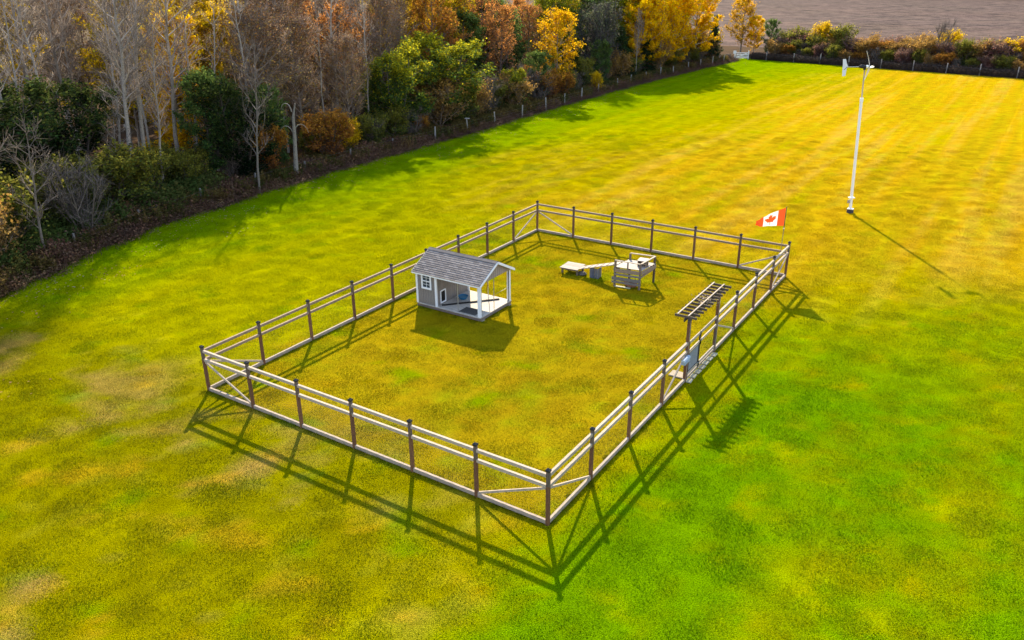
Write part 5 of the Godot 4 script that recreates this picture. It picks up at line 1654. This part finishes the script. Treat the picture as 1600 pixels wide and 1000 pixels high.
func fill_wood() -> void:
	rng.seed = 702
	var used := {}
	var xs := [-43.8, -47.5, -51.5, -56.0, -61.0, -67.0, -74.0]
	for row in xs.size():
		var z := 8.0
		while z > -122.0:
			z -= rr(3.6, 5.4) if row > 0 else rr(1.6, 3.0)
			var x: float = xs[row] + rr(-1.7, 1.7)
			var phi := atan2(9.26 - x, 15.93 - z) - 0.579
			var px := 800.0 - 1350.0 * tan(phi)
			if px < -60.0 or px > 1118.0: continue
			if z < -90.0 and row > 2: continue
			if row == 0 and (z < -40.0 or z > -1.0): continue
			var kd := kind_for(px, row)
			if row == 0: kd = "stem"
			if row == 1 and px > 165.0 and px < 340.0: kd = "ochre" if rng.randf() < 0.75 else "yellow"
			var h: float = {"birch": rr(14.5, 18.5), "stem": rr(11.0, 16.0), "bare": rr(11.0, 14.5), "yellow": rr(11.0, 14.5), "orange": rr(11.0, 14.0), "russet": rr(10.0, 13.0), "willow": rr(11.0, 14.0), "cedar": rr(7.0, 11.5), "green": rr(9.0, 11.5), "ochre": rr(11.0, 14.5), "yew": rr(7.0, 9.0)}[kd]
			var best := ""
			var bd := 1e9
			for f in front:
				var ph := atan2(9.26 - f[0], 15.93 - f[1]) - 0.579
				var d := absf(ph - phi)
				if d < bd:
					bd = d
					best = f[2]
			var label := "%s in the wood's %s row behind the %s" % [WORDS[kd][0], ROWS[row], best]
			for adj in ["slimmer", "taller", "shadier", "crooked", "paler", "lower", "leaning", "straighter"]:
				if not used.has(label): break
				label = "%s %s in the wood's %s row behind the %s" % [adj, WORDS[kd][0], ROWS[row], best]
			used[label] = true
			plant(kd, rng.randi() % 4, x, z, h, rr(0, TAU), WORDS[kd][1], label, "tree", "trees deep in the wood", rr(0.85, 1.1), rr(0.0, 0.09) if z > -45.0 else rr(-0.02, 0.03))
	# bare and leafy shrubs that close the wood's edge below the crowns
	var z2 := 2.0
	var k := 0
	while z2 > -120.0:
		z2 -= rr(2.0, 3.2)
		k += 1
		var x := edge_x(z2) - (rr(3.0, 5.2) if z2 > -30.0 else rr(1.8, 4.2))
		var near := ""
		var bd := 1e9
		for f in front:
			var d := Vector2(f[0] - x, f[1] - z2).length()
			if d < bd:
				bd = d
				near = f[2]
		var kd: String = ["thicket", "bush_olive", "thicket", "bush_tan", "bush_rust"][rng.randi() % 5]
		if z2 < -34.0 and z2 > -64.0 and kd == "bush_rust": kd = "bush_olive"
		if z2 > -24.0: kd = ["thicket", "bush_olive", "bush_olive"][rng.randi() % 3]
		var w: String = {"thicket": "bare grey thicket", "bush_olive": "dark olive shrub", "bush_tan": "tan leaved shrub", "bush_rust": "rusty leaved shrub"}[kd]
		var label := "%s in the understorey beside the %s" % [w, near]
		for adj in ["taller", "lower", "thinner", "wider", "denser"]:
			if not used.has(label): break
			label = "%s %s in the understorey beside the %s" % [adj, w, near]
		used[label] = true
		plant(kd, k, x, z2, rr(2.2, 4.2), rr(0, TAU), {"thicket": "bare_shrub", "bush_olive": "olive_bush", "bush_tan": "tan_shrub", "bush_rust": "rust_shrub"}[kd], label, "shrub", "understorey shrubs of the wood", rr(0.9, 1.25))

# ------------------------------------------------------------------ hedge at the far end
func build_hedge() -> void:
	rng.seed = 703
	var names := {"bush_olive": "olive green", "bush_rust": "russet red", "bush_gold": "golden yellow", "bush_plum": "dull purple", "bush_tan": "straw tan", "thicket": "bare grey"}
	var nodes := {"bush_olive": "olive_bush", "bush_rust": "rust_shrub", "bush_gold": "gold_shrub", "bush_plum": "purple_shrub", "bush_tan": "tan_shrub", "thicket": "bare_shrub"}
	var seq := ["bush_olive", "bush_tan", "bush_gold", "bush_rust", "bush_plum", "bush_rust", "bush_plum", "bush_olive", "thicket", "bush_olive", "bush_tan", "bush_olive", "bush_plum", "bush_tan", "bush_rust", "bush_tan", "bush_plum", "bush_tan", "bush_rust", "bush_plum", "bush_olive", "bush_tan", "bush_plum", "thicket", "bush_rust", "bush_olive"]
	var used := {}
	var ords := ["first", "second", "third", "fourth", "fifth", "sixth", "seventh", "eighth", "ninth", "tenth", "eleventh", "twelfth", "thirteenth"]
	for row in 4:
		var x := -33.5 + row * 0.7
		var k := row * 5
		while x < 27.0:
			x += rr(1.5, 2.4)
			k += 1
			var kd: String = seq[k % seq.size()]
			if row == 0: kd = ["bush_olive", "bush_tan", "bush_rust", "thicket", "bush_olive", "bush_plum"][k % 6]
			var h := [rr(1.6, 2.7), rr(2.5, 4.0), rr(2.4, 4.2), rr(1.3, 2.6)][row] as float
			var zz: float = hedge_z(x) - [2.1, 4.6, 7.6, 11.5][row] + rr(-0.8, 0.8)
			var pi := 0
			for i in HEDGE_POSTS.size():
				if absf(HEDGE_POSTS[i] - x) < absf(HEDGE_POSTS[pi] - x): pi = i
			var label := "%s shrub in the far hedge's %s rank behind its %s post" % [names[kd], ords[row], ords[pi]]
			for adj in ["taller", "lower", "wider", "thinner"]:
				if not used.has(label): break
				label = "%s %s shrub in the far hedge's %s rank behind its %s post" % [adj, names[kd], ords[row], ords[pi]]
			used[label] = true
			plant(kd, k, x, zz, h, rr(0, TAU), nodes[kd], label, "shrub", "shrubs of the far hedge", rr(0.95, 1.4))
	plant("bush_gold", 0, -5.6, hedge_z(0.0) - 10.5, 4.6, 0.4, "gold_shrub", "tallest bright yellow bush rising above the far hedge behind the turbine", "shrub", "", 0.95)
	plant("bush_olive", 1, -21.5, hedge_z(-21.5) - 6.0, 5.0, 1.4, "olive_bush", "tall green bush in the far hedge topped by paler leaves", "shrub", "", 0.9)
	plant("bush_gold", 1, -24.6, hedge_z(-24.6) - 6.4, 5.2, 2.4, "gold_shrub", "tall amber bush next to the tall green bush in the far hedge", "shrub", "", 0.85)
	plant("thicket", 1, -6.0, hedge_z(-6.0) - 5.0, 6.5, 2.0, "bare_shrub", "tall thin bare grey tree standing out of the far hedge", "shrub", "", 0.6)
	plant("green", 0, -33.4, hedge_z(-33.0) - 5.5, 6.0, 0.0, "green_tree", "grey green bushy tree at the gate end of the far hedge", "tree", "", 0.9)

# ------------------------------------------------------------------ brambles, weeds, fallen leaves
func scatter(called: String, label: String, category: String, protos: Array, mat: Material, places: Array) -> void:
	for q in protos.size():
		var mine := []
		for i in places.size():
			if i % protos.size() == q: mine.append(places[i])
		if mine.is_empty(): continue
		var mm := MultiMesh.new()
		mm.transform_format = MultiMesh.TRANSFORM_3D
		mm.use_colors = true
		mm.mesh = protos[q]
		mm.instance_count = mine.size()
		for i in mine.size():
			mm.set_instance_transform(i, mine[i][0])
			mm.set_instance_color(i, mine[i][1])
		var o := MultiMeshInstance3D.new()
		o.name = numbered(called)
		o.multimesh = mm
		o.material_override = mat
		add_child(o)
		tag(o, label, category, "", "stuff")

func build_undergrowth() -> void:
	rng.seed = 801
	# bramble clumps
	var br := []
	for q in 3:
		var mb := MB.new()
		for k in 150:
			var p := Vector3(rng.randfn(0, 0.45), 0, rng.randfn(0, 0.45))
			var a := Vector3(rr(-1, 1), rr(0.8, 2.2), rr(-1, 1)).normalized()
			var h := rr(0.4, 1.15)
			var m := p + a * h * 0.6
			var e := m + Vector3(a.x * 1.2, a.y * 0.25, a.z * 1.2) * h * 0.5
			var c := Color(1, 0.82, 0.78) * rr(0.5, 1.3)
			mb.tube(PackedVector3Array([p, m, e]), PackedFloat32Array([0.008, 0.006, 0.003]), 3, c, c)
			for f in 3:
				mb.leaf(m.lerp(e, rr(-0.6, 1.0)) + Vector3(rr(-1, 1), rr(-1, 1), rr(-1, 1)) * 0.08, frames[rng.randi() % 256], rr(0.03, 0.075), Color(1.0, 0.7, 0.55) * rr(0.5, 1.6))
		br.append(mb.mesh())
	var rag := noise(88, 0.35, 3)
	var pl := []
	var z := 9.0
	while z > -123.0:
		z -= 0.3
		for k in 2:
			var d := rr(0.1, 2.4) if z > -30.0 else rr(0.2, 1.3)
			var x := edge_x(z) - d + 0.35 * rag.get_noise_1d(z * 2.0)
			var s := rr(0.5, 1.0) * (0.4 + 0.6 * smoothstep(0.2, 1.2, d)) * (1.0 + 0.7 * rag.get_noise_1d(z + 500.0)) * (1.0 if z > -40.0 else 0.75)
			pl.append([Transform3D(Basis(Vector3.UP, rr(0, TAU)).scaled(Vector3(1.15, s * 1.5, 1.15)), Vector3(x, 0, z + rr(-0.2, 0.2))), Color(0.10, 0.06, 0.048).lerp(Color(0.2, 0.14, 0.07), rng.randf() * rng.randf()) * rr(0.7, 1.3)])
	scatter("bramble_undergrowth", "dark red-brown dead brambles banked along the foot of the wood", "undergrowth", br, M.twig, pl)
	pl = []
	var x := -35.0
	while x < 30.0:
		x += 0.3
		for k in 2:
			pl.append([Transform3D(Basis(Vector3.UP, rr(0, TAU)).scaled(Vector3(1.1, rr(1.0, 1.5), 1.1)), Vector3(x, 0, hedge_z(x) - rr(0.5, 1.5))), Color(0.07, 0.058, 0.055) * rr(0.7, 1.4)])  # near-black tint stands for the shade at the hedge foot
	scatter("hedge_shade_brush", "tangled brambles, blackened to stand for shade, along the foot of the far hedge", "undergrowth", br, M.twig, pl)
	# tall weeds by the corner of the wood
	var wd := []
	for q in 2:
		var mb := MB.new()
		for k in 70:
			var p := Vector3(rng.randfn(0, 0.3), 0, rng.randfn(0, 0.3))
			var e := p + Vector3(rr(-0.25, 0.25), rr(0.5, 1.3), rr(-0.25, 0.25))
			mb.spike(p, e, 0.008, Color(0.8, 0.8, 0.6))
			for f in 9:
				mb.leaf(p.lerp(e, rr(0.2, 1.0)) + Vector3(rr(-1, 1), 0, rr(-1, 1)) * 0.06, frames[rng.randi() % 256], rr(0.05, 0.1), Color(1, 1, 1) * rr(0.6, 1.4))
		wd.append(mb.mesh())
	pl = []
	for k in 260:
		var zz := rr(-19.0, -2.0)
		var xx := edge_x(zz) - rr(1.4, 4.6)
		pl.append([Transform3D(Basis(Vector3.UP, rr(0, TAU)).scaled(Vector3.ONE * rr(0.8, 1.4)), Vector3(xx, 0, zz)), Color(0.07, 0.12, 0.03).lerp(Color(0.2, 0.17, 0.05), rng.randf() * rng.randf())])
	for k in 1100:
		var zz := rr(-122.0, 3.0)
		var xx := edge_x(zz) - (rr(0.5, 4.0) if k % 3 else rr(0.15, 1.2))
		pl.append([Transform3D(Basis(Vector3.UP, rr(0, TAU)).scaled(Vector3.ONE * rr(0.35, 1.0)), Vector3(xx, 0, zz)), Color(0.065, 0.085, 0.022).lerp(Color(0.2, 0.13, 0.045), rng.randf())])
	scatter("weeds", "tall green and tan weeds behind the old wire fence", "weeds", wd, M.leaf, pl)
	# fallen leaves
	var lf := []
	for q in 2:
		var mb := MB.new()
		for k in 14:
			mb.leaf(Vector3(rng.randfn(0, 0.6), 0.02, rng.randfn(0, 0.6)), Basis.from_euler(Vector3(PI / 2 + rr(-0.5, 0.5), rr(0, TAU), rr(-0.5, 0.5))), rr(0.04, 0.07), Color(1, 1, 1) * rr(0.6, 1.3))
		lf.append(mb.mesh())
	pl = []
	for k in 420:
		var zz := rr(-120.0, 6.0)
		var xx := edge_x(zz) + (absf(rng.randfn(0, 2.2)) if k < 160 else -rr(0.0, 3.0))
		pl.append([Transform3D(Basis(Vector3.UP, rr(0, TAU)), Vector3(xx, 0.03, zz)), Color(0.45, 0.36, 0.2).lerp(Color(0.4, 0.2, 0.08), rng.randf())])
	for k in 800:
		var zz := rr(-120.0, 6.0)
		pl.append([Transform3D(Basis(Vector3.UP, rr(0, TAU)), Vector3(edge_x(zz) - rr(2.0, 22.0), 0.03, zz)), Color(0.3, 0.17, 0.06).lerp(Color(0.4, 0.22, 0.04), rng.randf())])
	scatter("fallen_leaves", "pale fallen leaves strewn along the wood's edge", "leaves", lf, M.leaf, pl)
	# dark tree belt beyond the ploughed field
	var belt := []
	for k in 420:
		var xx := rr(-330.0, 220.0)
		belt.append([Transform3D(Basis(Vector3.UP, rr(0, TAU)).scaled(Vector3.ONE * rr(4.0, 6.5)), Vector3(xx, 0, -452.0 - rr(0, 10.0))), Color(0.05, 0.045, 0.03) * rr(0.7, 1.4)])
	scatter("far_trees", "dark belt of trees beyond the ploughed field", "trees", wd, M.leaf, belt)
